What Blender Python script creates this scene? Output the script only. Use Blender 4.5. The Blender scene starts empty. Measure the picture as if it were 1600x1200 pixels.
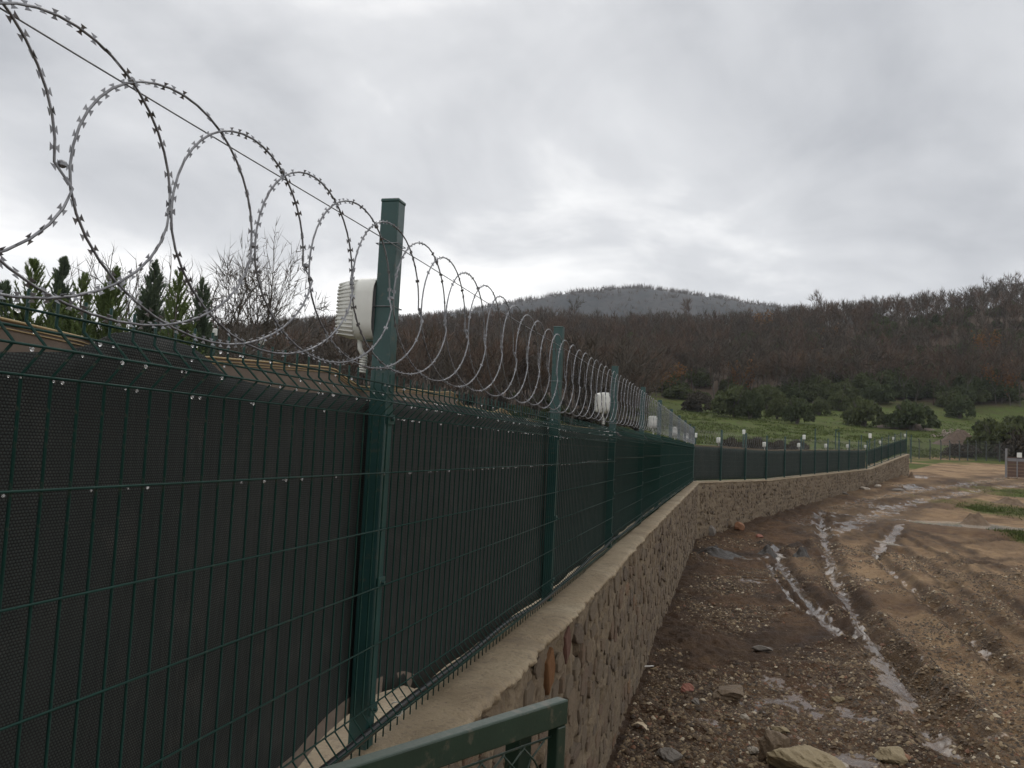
import bpy, bmesh, math, random
import numpy as np
from mathutils import Matrix, Vector
random.seed(7); RNG = np.random.default_rng(11)
S = bpy.context.scene; COL = S.collection; rad = math.radians
EYE = 2.42                                  # eye height over the road at the camera, metres

# ------------------------------------------------------------------ camera
F = 1290.0; PITCH = rad(4.2); ROLL = rad(2.86)
fw = np.array([0, math.cos(PITCH), math.sin(PITCH)]); r0 = np.array([1.0, 0, 0]); u0 = np.cross(r0, fw)
rt = math.cos(ROLL) * r0 + math.sin(ROLL) * u0; up = math.cos(ROLL) * u0 - math.sin(ROLL) * r0
cd = bpy.data.cameras.new('camera'); cam = bpy.data.objects.new('camera', cd); COL.objects.link(cam)
cd.sensor_fit = 'HORIZONTAL'; cd.sensor_width = 36; cd.lens = 36 * F / 1600; cd.clip_start = 0.05; cd.clip_end = 6000
M = Matrix.Identity(4)
for i in range(3):
    M[i][0] = rt[i]; M[i][1] = up[i]; M[i][2] = -fw[i]
M[2][3] = EYE
cam.matrix_world = M; S.camera = cam

# ------------------------------------------------------------------ sky, sun, exposure
SUN_EL, SUN_AZ = rad(42), rad(-12)          # soft sun behind the cloud, ahead of the camera
W = bpy.data.worlds.new('World'); S.world = W; W.use_nodes = True
nt = W.node_tree; N = nt.nodes; L = nt.links; N.clear()
out = N.new('ShaderNodeOutputWorld'); bg = N.new('ShaderNodeBackground'); bg.inputs[1].default_value = 0.1
sky = N.new('ShaderNodeTexSky'); sky.sky_type = 'NISHITA'; sky.sun_disc = False; sky.sun_elevation = SUN_EL; sky.sun_rotation = SUN_AZ
tc = N.new('ShaderNodeTexCoord'); sep = N.new('ShaderNodeSeparateXYZ'); L.new(tc.outputs['Generated'], sep.inputs[0])
def wmath(op, a, b=None, c=None, clamp=False):
    n = N.new('ShaderNodeMath'); n.operation = op; n.use_clamp = clamp
    for i, v in enumerate((a, b, c)):
        if v is None: continue
        if isinstance(v, (int, float)): n.inputs[i].default_value = v
        else: L.new(v, n.inputs[i])
    return n.outputs[0]
zc = wmath('ADD', wmath('MAXIMUM', sep.outputs[2], 0.0), 0.30)
px = wmath('DIVIDE', sep.outputs[0], zc); py = wmath('DIVIDE', sep.outputs[1], zc)
cmb = N.new('ShaderNodeCombineXYZ'); L.new(px, cmb.inputs[0]); L.new(py, cmb.inputs[1]); cmb.inputs[2].default_value = 3.35
def wnoise(scale, detail, rough, off=(0, 0, 0), dist=0.0):
    mp = N.new('ShaderNodeMapping'); mp.inputs['Location'].default_value = off; L.new(cmb.outputs[0], mp.inputs[0])
    n = N.new('ShaderNodeTexNoise'); n.inputs['Scale'].default_value = scale; n.inputs['Detail'].default_value = detail
    n.inputs['Roughness'].default_value = rough; n.inputs['Distortion'].default_value = dist; L.new(mp.outputs[0], n.inputs['Vector'])
    return n.outputs['Fac']
n1 = wnoise(0.75, 7, 0.52, (1.3, 0.2, 0), 0.3); n2 = wnoise(2.4, 8, 0.55, (4.1, 2.7, 0), 0.5)
den = wmath('ADD', wmath('MULTIPLY', n1, 0.95), wmath('MULTIPLY', n2, 0.34))
el = sep.outputs[2]
lift = wmath('MULTIPLY', wmath('SUBTRACT', 0.34, el, None, True), 0.52)      # cloud thins towards the horizon
den2 = wmath('ADD', wmath('SUBTRACT', wmath('MULTIPLY', den, 1.4), 0.42), lift)
ramp = N.new('ShaderNodeValToRGB'); L.new(den2, ramp.inputs[0])
e = ramp.color_ramp.elements
e[0].position = 0.20; e[0].color = (4.4, 4.55, 4.85, 1)
e[1].position = 0.66; e[1].color = (12.0, 11.9, 11.7, 1)
m_ = e.new(0.44); m_.color = (6.9, 7.0, 7.2, 1)
mx = N.new('ShaderNodeMixRGB'); mx.inputs[0].default_value = 0.97; L.new(sky.outputs[0], mx.inputs[1]); L.new(ramp.outputs[0], mx.inputs[2])
L.new(mx.outputs[0], bg.inputs[0]); L.new(bg.outputs[0], out.inputs[0])
sd = bpy.data.lights.new('sun', 'SUN'); sd.energy = 0.6; sd.angle = rad(40); sd.color = (1, 0.97, 0.92)
so = bpy.data.objects.new('sun', sd); COL.objects.link(so)
so.rotation_euler = Vector((-math.sin(SUN_AZ) * math.cos(SUN_EL), -math.cos(SUN_AZ) * math.cos(SUN_EL), -math.sin(SUN_EL))).to_track_quat('-Z', 'Y').to_euler()
V = S.view_settings; V.view_transform = 'Standard'; V.look = 'None'; V.gamma = 1; V.exposure = 0.16; V.use_curve_mapping = False
S.cycles.max_bounces = 6; S.cycles.volume_bounces = 1; S.cycles.transparent_max_bounces = 8

# ------------------------------------------------------------------ helpers
def ray(x, y): return fw + rt * (x - 800) / F - up * (y - 600) / F
def at_z(x, y, z): d = ray(x, y); return d * (z / d[2])          # z relative to the eye
def at_d(x, y, D): d = ray(x, y); return d * (D / d[1])
def hsh(ix, iy, s):
    n = (ix.astype(np.int64) * 374761393 + iy.astype(np.int64) * 668265263 + s * 1442695041) & 0x7fffffff
    n = ((n ^ (n >> 13)) * 1274126177) & 0x7fffffff
    return ((n ^ (n >> 16)) & 0xffff) / 65535.0
def vnoise(x, y, s=0):
    x = np.asarray(x, float); y = np.asarray(y, float); ix = np.floor(x); iy = np.floor(y); fx = x - ix; fy = y - iy
    fx = fx * fx * (3 - 2 * fx); fy = fy * fy * (3 - 2 * fy)
    a = hsh(ix, iy, s); b = hsh(ix + 1, iy, s); c = hsh(ix, iy + 1, s); d = hsh(ix + 1, iy + 1, s)
    return (a * (1 - fx) + b * fx) * (1 - fy) + (c * (1 - fx) + d * fx) * fy
def fbm(x, y, s=0, o=4):
    r = 0; a = 0.5; k = 1.0
    for i in range(o): r = r + a * vnoise(x * k, y * k, s + i * 17); a *= 0.5; k *= 2.03
    return r / (1 - 0.5 ** o)
def tag(o, label=None, cat=None, group=None, kind=None):
    if label: o['label'] = label
    if cat: o['category'] = cat
    if group: o['group'] = group
    if kind: o['kind'] = kind
    return o
def empty(name, loc, label, cat, group=None):
    o = bpy.data.objects.new(name, None); COL.objects.link(o); o.location = loc; o.empty_display_size = 0.2
    return tag(o, label, cat, group)
def mesh_np(name, v, f, mat=None, smooth=False):
    """f: (n,3) or (n,4) int array"""
    v = np.asarray(v, np.float32); f = np.asarray(f, np.int32); me = bpy.data.meshes.new(name)
    me.vertices.add(len(v)); me.vertices.foreach_set('co', v.ravel()); k = f.shape[1]
    me.loops.add(f.size); me.loops.foreach_set('vertex_index', f.ravel())
    me.polygons.add(len(f)); me.polygons.foreach_set('loop_start', np.arange(0, f.size, k, dtype=np.int32))
    try: me.polygons.foreach_set('loop_total', np.full(len(f), k, np.int32))
    except Exception: pass
    if smooth: me.polygons.foreach_set('use_smooth', np.ones(len(f), bool))
    me.update(calc_edges=True); me.validate()
    if mat: me.materials.append(mat)
    return me
def obj(name, me, parent=None, loc=(0, 0, 0), kind=None):
    o = bpy.data.objects.new(name, me); COL.objects.link(o); o.location = loc
    if parent: o.parent = parent
    if kind: o['kind'] = kind
    return o
class MB:
    def __init__(s): s.v = []; s.f = []
    def add(s, v, f):
        b = len(s.v); s.v += [tuple(p) for p in v]; s.f += [tuple(i + b for i in q) for q in f]
    def box(s, c, sx, sy, sz, ax=None):
        c = np.array(c, float); A = np.eye(3) if ax is None else np.array(ax, float)
        vs = [c + A[0] * sx * i / 2 + A[1] * sy * j / 2 + A[2] * sz * k / 2 for k in (-1, 1) for j in (-1, 1) for i in (-1, 1)]
        s.add(vs, [(0, 2, 3, 1), (4, 5, 7, 6), (0, 1, 5, 4), (2, 6, 7, 3), (0, 4, 6, 2), (1, 3, 7, 5)])
    def tube(s, pts, r, n=6, cap=True, closed=False):
        P = np.asarray(pts, float); m = len(P); R = np.full(m, r) if np.isscalar(r) else np.asarray(r, float)
        T = np.gradient(P, axis=0) if m > 2 else np.repeat((P[1:] - P[:1]), m, 0)
        T /= np.linalg.norm(T, axis=1)[:, None] + 1e-12
        a = np.array([0, 0, 1.0]) if abs(T[0][2]) < 0.9 else np.array([1.0, 0, 0])
        u = np.cross(T[0], a); u /= np.linalg.norm(u); rings = []
        for i in range(m):
            u = u - T[i] * (u @ T[i]); u /= np.linalg.norm(u) + 1e-12; w = np.cross(T[i], u)
            rings.append([P[i] + R[i] * (math.cos(2 * math.pi * k / n) * u + math.sin(2 * math.pi * k / n) * w) for k in range(n)])
        f = [(i * n + k, i * n + (k + 1) % n, (i + 1) * n + (k + 1) % n, (i + 1) * n + k) for i in range(m - 1) for k in range(n)]
        if cap: f += [tuple(range(n - 1, -1, -1)), tuple((m - 1) * n + k for k in range(n))]
        s.add([p for q in rings for p in q], f)
    def mesh(s, name, mat=None, smooth=False):
        me = bpy.data.meshes.new(name); me.from_pydata(s.v, [], s.f); me.update()
        if smooth: me.polygons.foreach_set('use_smooth', [True] * len(me.polygons))
        if mat: me.materials.append(mat)
        return me
def bevel(me, w, seg=2):
    bm = bmesh.new(); bm.from_mesh(me)
    bmesh.ops.bevel(bm, geom=bm.edges[:], offset=w, segments=seg, affect='EDGES', profile=0.5); bm.to_mesh(me); bm.free(); return me

# ------------------------------------------------------------------ materials
class NT:
    def __init__(s, name):
        s.m = bpy.data.materials.new(name); s.m.use_nodes = True; s.t = s.m.node_tree; s.N = s.t.nodes; s.L = s.t.links
        s.b = s.N['Principled BSDF']
    def put(s, sock, v):
        if isinstance(v, bpy.types.NodeSocket): s.L.new(v, sock)
        elif isinstance(v, (tuple, list)) and len(v) == 3 and sock.type == 'RGBA': sock.default_value = (*v, 1)
        else: sock.default_value = v
    def node(s, typ, ins=None, **kw):
        n = s.N.new(typ)
        for k, v in kw.items(): setattr(n, k, v)
        for k, v in (ins or {}).items(): s.put(n.inputs[k], v)
        return n
    def math(s, op, a, b=0.0, clamp=False):
        return s.node('ShaderNodeMath', {0: a, 1: b}, operation=op, use_clamp=clamp).outputs[0]
    def noise(s, scale, detail=4, rough=0.55, vec=None, dist=0.0):
        n = s.node('ShaderNodeTexNoise', {'Scale': scale, 'Detail': detail, 'Roughness': rough, 'Distortion': dist})
        s.L.new(vec if vec is not None else s.co(), n.inputs['Vector']); return n.outputs['Fac']
    def co(s):
        if not hasattr(s, '_c'): s._c = s.node('ShaderNodeTexCoord').outputs['Object']
        return s._c
    def pos(s):
        if not hasattr(s, '_p'): s._p = s.node('ShaderNodeNewGeometry').outputs['Position']
        return s._p
    def ramp(s, fac, stops):
        n = s.node('ShaderNodeValToRGB', {0: fac}); e = n.color_ramp.elements
        while len(e) < len(stops): e.new(0.5)
        for q, (p, c) in zip(e, stops): q.position = p; q.color = (*c, 1) if len(c) == 3 else c
        return n.outputs[0]
    def ramp_f(s, f): return s.node('ShaderNodeSeparateColor', {0: s.ramp(f, [(0.48, (0, 0, 0)), (0.66, (1, 1, 1))])}).outputs[0]
    def mix(s, fac, a, b, blend='MIX'):
        return s.node('ShaderNodeMixRGB', {0: fac, 1: a, 2: b}, blend_type=blend).outputs[0]
    def rnd(s): return s.node('ShaderNodeObjectInfo').outputs['Random']
    def bump(s, h, strength=0.3, dist=0.02, prev=None):
        n = s.node('ShaderNodeBump', {'Strength': strength, 'Distance': dist, 'Height': h})
        if prev is not None: s.L.new(prev, n.inputs['Normal'])
        return n.outputs[0]
    def fin(s, color=None, rough=None, normal=None, **kw):
        if color is not None: s.put(s.b.inputs['Base Color'], color)
        if rough is not None: s.put(s.b.inputs['Roughness'], rough)
        if normal is not None: s.L.new(normal, s.b.inputs['Normal'])
        for k, v in kw.items(): s.put(s.b.inputs[k.replace('_', ' ')], v)
        return s.m
def m_paint(name, c, rough=0.35, var=0.35):
    t = NT(name); n = t.noise(9, 5); f = t.noise(140, 3)
    col = t.mix(n, tuple(x * (1 - var) for x in c), tuple(x * (1 + var) for x in c))
    sp = t.noise(38, 6, 0.7); st = t.noise(4, 5, 0.6); col = t.mix(t.ramp(t.math('MULTIPLY', sp, t.math('ADD', st, 0.45)), [(0.55, (0, 0, 0)), (0.66, (.6, .6, .6))]), col, (0.10, 0.085, 0.06))
    return t.fin(col, t.math('ADD', t.math('MULTIPLY', f, 0.25), rough - 0.12), t.bump(f, 0.12, 0.002))
M_POST = m_paint('green_post_paint', (0.016, 0.056, 0.052), 0.36)
M_WIRE = m_paint('green_wire_coating', (0.008, 0.038, 0.030), 0.55); M_WIRE.node_tree.nodes['Principled BSDF'].inputs['Specular IOR Level'].default_value = 0.22
M_GATE = m_paint('green_gate_paint', (0.012, 0.030, 0.018), 0.45)
def m_zinc():
    t = NT('galvanised_wire'); n = t.noise(60, 4); c = t.ramp(n, [(0.3, (0.13, 0.13, 0.14)), (0.7, (0.27, 0.275, 0.29))])
    return t.fin(c, 0.42, None, Metallic=0.65)
M_ZINC = m_zinc()
def m_net():
    t = NT('shade_net'); uv = t.node('ShaderNodeUVMap').outputs[0]
    s = t.node('ShaderNodeSeparateXYZ', {0: uv})
    row = t.math('FLOOR', t.math('MULTIPLY', s.outputs[1], 190.0)); half = t.math('MULTIPLY', t.math('MODULO', row, 2.0), 0.5)
    a = t.math('ABSOLUTE', t.math('SINE', t.math('MULTIPLY', t.math('ADD', t.math('MULTIPLY', s.outputs[0], 150.0), half), 3.14159)))
    b = t.math('ABSOLUTE', t.math('SINE', t.math('MULTIPLY', s.outputs[1], 190 * 3.14159)))
    h = t.math('MULTIPLY', a, b)
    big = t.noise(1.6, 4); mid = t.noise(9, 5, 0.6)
    th = t.mix(big, (0.024, 0.033, 0.031), (0.042, 0.047, 0.043))  # large paler patches paint in light passing through; the sheet itself is opaque
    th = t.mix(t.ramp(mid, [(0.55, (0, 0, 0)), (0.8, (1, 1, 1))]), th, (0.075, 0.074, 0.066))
    c = t.mix(t.ramp(h, [(0.25, (1, 1, 1)), (0.55, (0, 0, 0))]), th, (0.007, 0.0075, 0.0075))
    mp = t.node('ShaderNodeMapping', {0: uv}); mp.inputs['Scale'].default_value = (7, 0.9, 1); mp.inputs['Rotation'].default_value = (0, 0, 0.12); fo = t.noise(1.0, 4, 0.55, mp.outputs[0], 0.6); c = t.mix(t.ramp(t.noise(0.9, 6, 0.7), [(0.5, (0, 0, 0)), (0.75, (.5, .5, .5))]), c, (0.058, 0.060, 0.054))
    return t.fin(c, 0.72, t.bump(h, 0.5, 0.0015, t.bump(fo, 0.7, 0.03)), **{'Specular_IOR_Level': 0.3})
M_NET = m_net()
def m_hem():
    t = NT('net_hem'); n = t.noise(40, 4); return t.fin(t.mix(n, (0.13, 0.10, 0.078), (0.21, 0.165, 0.13)), 0.8, t.bump(n, 0.3, 0.004))
M_HEM = m_hem()
def m_cord():
    t = NT('tan_selvedge'); n = t.noise(90, 4); return t.fin(t.mix(n, (0.25, 0.18, 0.085), (0.42, 0.315, 0.17)), 0.8, t.bump(n, 0.3, 0.003))
M_CORD = m_cord()
def m_black():
    t = NT('black_plastic'); n = t.noise(60, 3); return t.fin(t.mix(n, (0.008, 0.009, 0.009), (0.02, 0.021, 0.021)), 0.4, t.bump(n, 0.2, 0.002))
M_BLACK = m_black()
def m_lamp():
    t = NT('grey_white_housing'); n = t.noise(25, 5); return t.fin(t.mix(n, (0.56, 0.56, 0.52), (0.68, 0.68, 0.64)), 0.4, t.bump(n, 0.08, 0.002))
M_LAMP = m_lamp()
def m_simple(name, a, b, sc=20, rough=0.8, bs=0.3, bd=0.01):
    t = NT(name); n = t.noise(sc, 5); return t.fin(t.mix(n, a, b), rough, t.bump(n, bs, bd))
M_MORT = None
def m_mortar():
    t = NT('wall_mortar'); p = t.co(); n = t.noise(2.2, 6, 0.6); f = t.noise(28, 6, 0.65); g = t.noise(160, 3)
    c = t.ramp(n, [(0.3, (0.125, 0.090, 0.054)), (0.52, (0.185, 0.140, 0.088)), (0.72, (0.235, 0.185, 0.122))])
    c = t.mix(t.ramp(f, [(0.35, (1, 1, 1)), (0.55, (0, 0, 0))]), c, (0.11, 0.078, 0.05))
    bn = t.bump(f, 0.8, 0.02); bn = t.bump(g, 0.5, 0.004, bn)
    return t.fin(c, 0.88, bn)
M_MORT = m_mortar()
def m_coping():
    t = NT('coping_screed'); n = t.noise(1.8, 6, 0.6); f = t.noise(35, 6, 0.65); g = t.noise(220, 3)
    c = t.ramp(n, [(0.3, (0.21, 0.155, 0.092)), (0.5, (0.29, 0.225, 0.142)), (0.7, (0.35, 0.285, 0.19))])
    c = t.mix(t.ramp(f, [(0.3, (1, 1, 1)), (0.46, (0, 0, 0))]), c, (0.16, 0.12, 0.08))
    d = t.noise(5.5, 7, 0.7, dist=0.8); c = t.mix(t.ramp(d, [(0.5, (0, 0, 0)), (0.7, (.6, .6, .6))]), c, (0.13, 0.10, 0.07))
    bn = t.bump(f, 0.8, 0.02); bn = t.bump(g, 0.5, 0.004, bn)
    return t.fin(c, 0.75, bn)
M_COPE = m_coping()
def m_wallstone():
    t = NT('wall_stone'); r = t.rnd(); n = t.noise(3.0, 6, 0.65); f = t.noise(22, 6, 0.7)
    w = t.node('ShaderNodeTexWhiteNoise', {'W': r}, noise_dimensions='1D').outputs[0]
    base = t.ramp(w, [(0.0, (0.125, 0.090, 0.058)), (0.30, (0.19, 0.148, 0.098)), (0.55, (0.095, 0.072, 0.054)), (0.72, (0.17, 0.10, 0.06)), (0.86, (0.235, 0.18, 0.115)), (0.95, (0.13, 0.06, 0.038)), (1.0, (0.25, 0.125, 0.05))])
    c = t.mix(t.ramp(n, [(0.42, (0, 0, 0)), (0.62, (1, 1, 1))]), base, (0.17, 0.133, 0.088))
    c = t.mix(t.math('MULTIPLY', f, 0.5), c, (0.09, 0.06, 0.04))
    return t.fin(c, 0.85, t.bump(f, 0.7, 0.015))
M_WST = m_wallstone()
M_ORANGE = m_simple('rust_orange_stone', (0.15, 0.062, 0.022), (0.33, 0.155, 0.05), 26, 0.9, 1.0, 0.02)
M_REDST = m_simple('dark_red_stone', (0.085, 0.04, 0.028), (0.15, 0.068, 0.045), 26, 0.85, 0.7, 0.012)
def m_rock(name, a, b, rough=0.7):
    t = NT(name); n = t.noise(7, 6, 0.65); f = t.noise(50, 5, 0.65); c = t.mix(n, a, b); c = t.mix(t.math('MULTIPLY', f, 0.45), c, tuple(x * 0.35 for x in a))
    return t.fin(c, rough, t.bump(f, 0.6, 0.01))
def m_gravel():
    t = NT('gravel'); a = t.node('ShaderNodeVertexColor', layer_name='tint').outputs[0]; f = t.noise(60, 4)
    return t.fin(t.mix(t.math('MULTIPLY', f, 0.25), a, (0.03, 0.024, 0.018)), 0.65, None, **{'Specular_IOR_Level': 0.22})
M_GRAV = m_gravel()
def m_ground():
    t = NT('muddy_ground'); p = t.co()
    k = t.node('ShaderNodeVertexColor', layer_name='mask'); s = t.node('ShaderNodeSeparateColor', {0: k.outputs[0]})
    grass, wet, dark = s.outputs[0], s.outputs[1], s.outputs[2]
    k2 = t.node('ShaderNodeVertexColor', layer_name='mask2'); s2 = t.node('ShaderNodeSeparateColor', {0: k2.outputs[0]})
    tan, litter, stony = s2.outputs[0], s2.outputs[1], s2.outputs[2]
    big = t.noise(0.35, 6, 0.6, dist=0.6); mid = t.noise(2.6, 7, 0.65); fine = t.noise(26, 6, 0.7); gr = t.noise(95, 4, 0.6)
    wraw = wet; wsh = t.node('ShaderNodeSeparateColor', {0: t.ramp(t.math('ADD', wet, t.math('MULTIPLY', t.math('SUBTRACT', t.noise(14, 6, 0.7), 0.5), 0.9)), [(0.40, (0, 0, 0)), (0.52, (1, 1, 1))])}).outputs[0]; wet = t.math('MULTIPLY', wsh, t.math('GREATER_THAN', wet, 0.05))
    mud = t.ramp(mid, [(0.28, (0.060, 0.033, 0.018)), (0.5, (0.122, 0.070, 0.038)), (0.72, (0.19, 0.120, 0.068))])
    tanc = t.ramp(mid, [(0.25, (0.21, 0.126, 0.064)), (0.5, (0.34, 0.222, 0.122)), (0.75, (0.43, 0.305, 0.18))])
    c = t.mix(tan, mud, tanc)
    c = t.mix(t.math('MULTIPLY', t.math('MULTIPLY', wraw, wraw), 0.5), c, (0.05, 0.036, 0.025)); c = t.mix(t.math('MULTIPLY', t.math('GREATER_THAN', wraw, 0.9), 0.07), c, (0.30, 0.26, 0.215))  # wet earth darkens; wettest streaks tinted pale: silt plus painted-in sky reflection
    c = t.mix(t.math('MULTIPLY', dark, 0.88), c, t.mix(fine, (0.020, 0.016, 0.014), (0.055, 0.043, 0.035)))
    vo = t.node('ShaderNodeTexVoronoi', {'Scale': 28.0, 'Randomness': 1.0}); t.L.new(p, vo.inputs['Vector'])
    peb = t.ramp(vo.outputs['Distance'], [(0.12, (1, 1, 1)), (0.34, (0, 0, 0))])
    vs = t.node('ShaderNodeSeparateColor', {0: vo.outputs['Color']}).outputs[0]
    peb = t.math('MULTIPLY', peb, t.math('GREATER_THAN', vs, 0.55))
    peb = t.math('MULTIPLY', t.node('ShaderNodeSeparateColor', {0: peb}).outputs[0], stony)
    c = t.mix(peb, c, t.mix(vs, (0.10, 0.08, 0.06), (0.34, 0.28, 0.2)))
    c = t.mix(t.math('MULTIPLY', t.ramp(fine, [(0.36, (1, 1, 1)), (0.52, (0, 0, 0))]), 0.55), c, t.mix(0.5, c, (0.02, 0.015, 0.012)))
    gn = t.noise(0.16, 6, 0.65); gf = t.noise(1.3, 6, 0.7)
    gc = t.ramp(gn, [(0.32, (0.066, 0.078, 0.022)), (0.5, (0.074, 0.112, 0.022)), (0.68, (0.105, 0.125, 0.030))])
    gc = t.mix(t.ramp(gf, [(0.35, (1, 1, 1)), (0.58, (0, 0, 0))]), gc, (0.072, 0.064, 0.030))
    c = t.mix(grass, c, gc)
    c = t.mix(t.math('MULTIPLY', t.math('MULTIPLY', t.ramp_f(big), 0.45), t.math('SUBTRACT', 1.0, grass)), c, t.mix(0.5, c, (0.09, 0.045, 0.03)))
    c = t.mix(litter, c, t.mix(mid, (0.055, 0.040, 0.030), (0.10, 0.072, 0.052)))
    h = t.math('ADD', t.math('MULTIPLY', fine, 0.6), t.math('MULTIPLY', gr, 0.4)); h = t.math('ADD', h, t.math('MULTIPLY', peb, 0.5))
    dry = t.math('SUBTRACT', 1.0, t.math('MULTIPLY', wet, 0.92))
    bn = t.bump(mid, t.math('MULTIPLY', t.math('SUBTRACT', 1.0, t.math('MULTIPLY', wet, 0.93)), 0.6), 0.10); bn2 = t.node('ShaderNodeBump', {'Distance': 0.10, 'Height': h, 'Strength': t.math('MULTIPLY', dry, 0.85)}); t.L.new(bn, bn2.inputs['Normal'])
    ro = t.math('ADD', t.math('MULTIPLY', t.math('MULTIPLY', dry, t.math('ADD', 0.36, t.math('MULTIPLY', mid, 0.8))), 0.74), 0.13, True)
    ro = t.mix(t.math('MAXIMUM', grass, litter), ro, (0.9, 0.9, 0.9))
    return t.fin(c, t.node('ShaderNodeSeparateColor', {0: ro}).outputs[0], bn2.outputs[0], **{'Specular_IOR_Level': t.math('ADD', 0.12, t.math('MULTIPLY', wet, 0.36))})
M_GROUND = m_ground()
def m_leaf(name, a, b, sc=0.8, thin=0):
    t = NT(name); w = t.node('ShaderNodeTexWhiteNoise', {'W': t.rnd()}, noise_dimensions='1D').outputs[0]; n = t.noise(sc, 4, 0.6)
    c = t.mix(n, a, b); c = t.mix(t.math('MULTIPLY', w, 0.4), c, tuple(0.5 * (x + y) * 0.6 for x, y in zip(a, b)))
    t.fin(c, 0.7, None, **{'Specular_IOR_Level': 0.2})
    if thin:
        tr = t.node('ShaderNodeBsdfTranslucent', {'Color': t.mix(0.5, c, (0.16, 0.18, 0.05))}); mx = t.node('ShaderNodeMixShader', {0: thin}); t.L.new(t.b.outputs[0], mx.inputs[1]); t.L.new(tr.outputs[0], mx.inputs[2]); t.L.new(mx.outputs[0], t.N['Material Output'].inputs[0])
    return t.m
M_BARK = m_simple('bare_bark', (0.06, 0.052, 0.044), (0.12, 0.105, 0.09), 4, 0.9)
M_TWIG = m_leaf('brown_twigs', (0.050, 0.040, 0.031), (0.098, 0.078, 0.058), 0.25)
M_TWIGR = m_leaf('russet_twigs', (0.072, 0.046, 0.032), (0.128, 0.084, 0.058), 0.25)
M_RUST = m_leaf('russet_leaves', (0.15, 0.062, 0.028), (0.27, 0.115, 0.042), 0.5, 0.3)
M_EVER = m_leaf('evergreen_leaves', (0.030, 0.042, 0.018), (0.070, 0.090, 0.038), 0.6, 0.2)
M_EVER2 = m_leaf('dull_green_leaves', (0.048, 0.062, 0.026), (0.10, 0.115, 0.050), 0.6, 0.25)
M_CON = m_leaf('cypress_green', (0.095, 0.145, 0.060), (0.20, 0.265, 0.10), 1.2, 0.5)
M_CON2 = m_leaf('bluish_conifer_green', (0.09, 0.135, 0.10), (0.165, 0.215, 0.155), 1.2, 0.45)
M_THORN = m_leaf('dark_bramble', (0.036, 0.030, 0.022), (0.075, 0.062, 0.042), 0.6)
M_GRASS = m_leaf('grass_blades', (0.052, 0.078, 0.016), (0.098, 0.118, 0.032), 0.3)
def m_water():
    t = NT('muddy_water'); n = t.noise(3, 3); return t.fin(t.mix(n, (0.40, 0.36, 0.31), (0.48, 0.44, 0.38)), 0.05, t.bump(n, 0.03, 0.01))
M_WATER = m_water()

# ------------------------------------------------------------------ lie of the land (heights relative to the eye)
PY = [-60, 0, 12, 18, 25, 31, 41, 48, 57, 66, 83, 95, 120, 150, 175, 210]
PZ = [-2.42, -2.42, -2.42, -2.48, -2.62, -2.25, -1.84, -1.55, -0.85, -0.35, 0.75, 2.0, 4.8, 8.6, 13.0, 24.0]
RX = [-200, 0, 300, 480, 700, 860, 1000, 1150, 1270, 1400, 1500, 1600, 1900, 2500]
RY = [560, 558, 548, 534, 530, 522, 527, 524, 514, 506, 494, 474, 462, 470]
ridge_az = np.array([math.atan2(*(at_d(x, y, 300)[:2])) for x, y in zip(RX, RY)]); ridge_h = np.array([at_d(x, y, 300)[2] for x, y in zip(RX, RY)])
def land(x, y):
    x = np.asarray(x, float); y = np.asarray(y, float); az = np.arctan2(x, np.maximum(y, 1e-3))
    H = np.interp(az, ridge_az, ridge_h) + (fbm(x / 60, y / 60, 5, 3) - 0.5) * 8
    z0 = np.interp(y, PY, PZ)
    s = np.clip((y - 150) / 150, 0, 1); zh = 8.6 + (H - 8.6) * (s * 0.55 + 0.45 * s * s * (3 - 2 * s))
    z = np.where(y < 150, z0, zh) - np.clip(y - 300, 0, 80) * 0.02 - np.clip(y - 380, 0, 400) * 0.14
    z = z + np.clip((y - 70) / 40, 0, 1) * (fbm(x / 14, y / 14, 9, 3) - 0.5) * 1.1
    return z
MARCH = np.geomspace(2.0, 200, 4000)
def px_ground(x, y):
    d = ray(x, y); d = d / d[1]; h = d[2] * MARCH - land(d[0] * MARCH, MARCH); k = np.nonzero(h < 0)[0]
    return d * (MARCH[k[0]] if len(k) else 200.0)
def pline(pts): return np.array([px_ground(*p)[:2] for p in pts])
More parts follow.
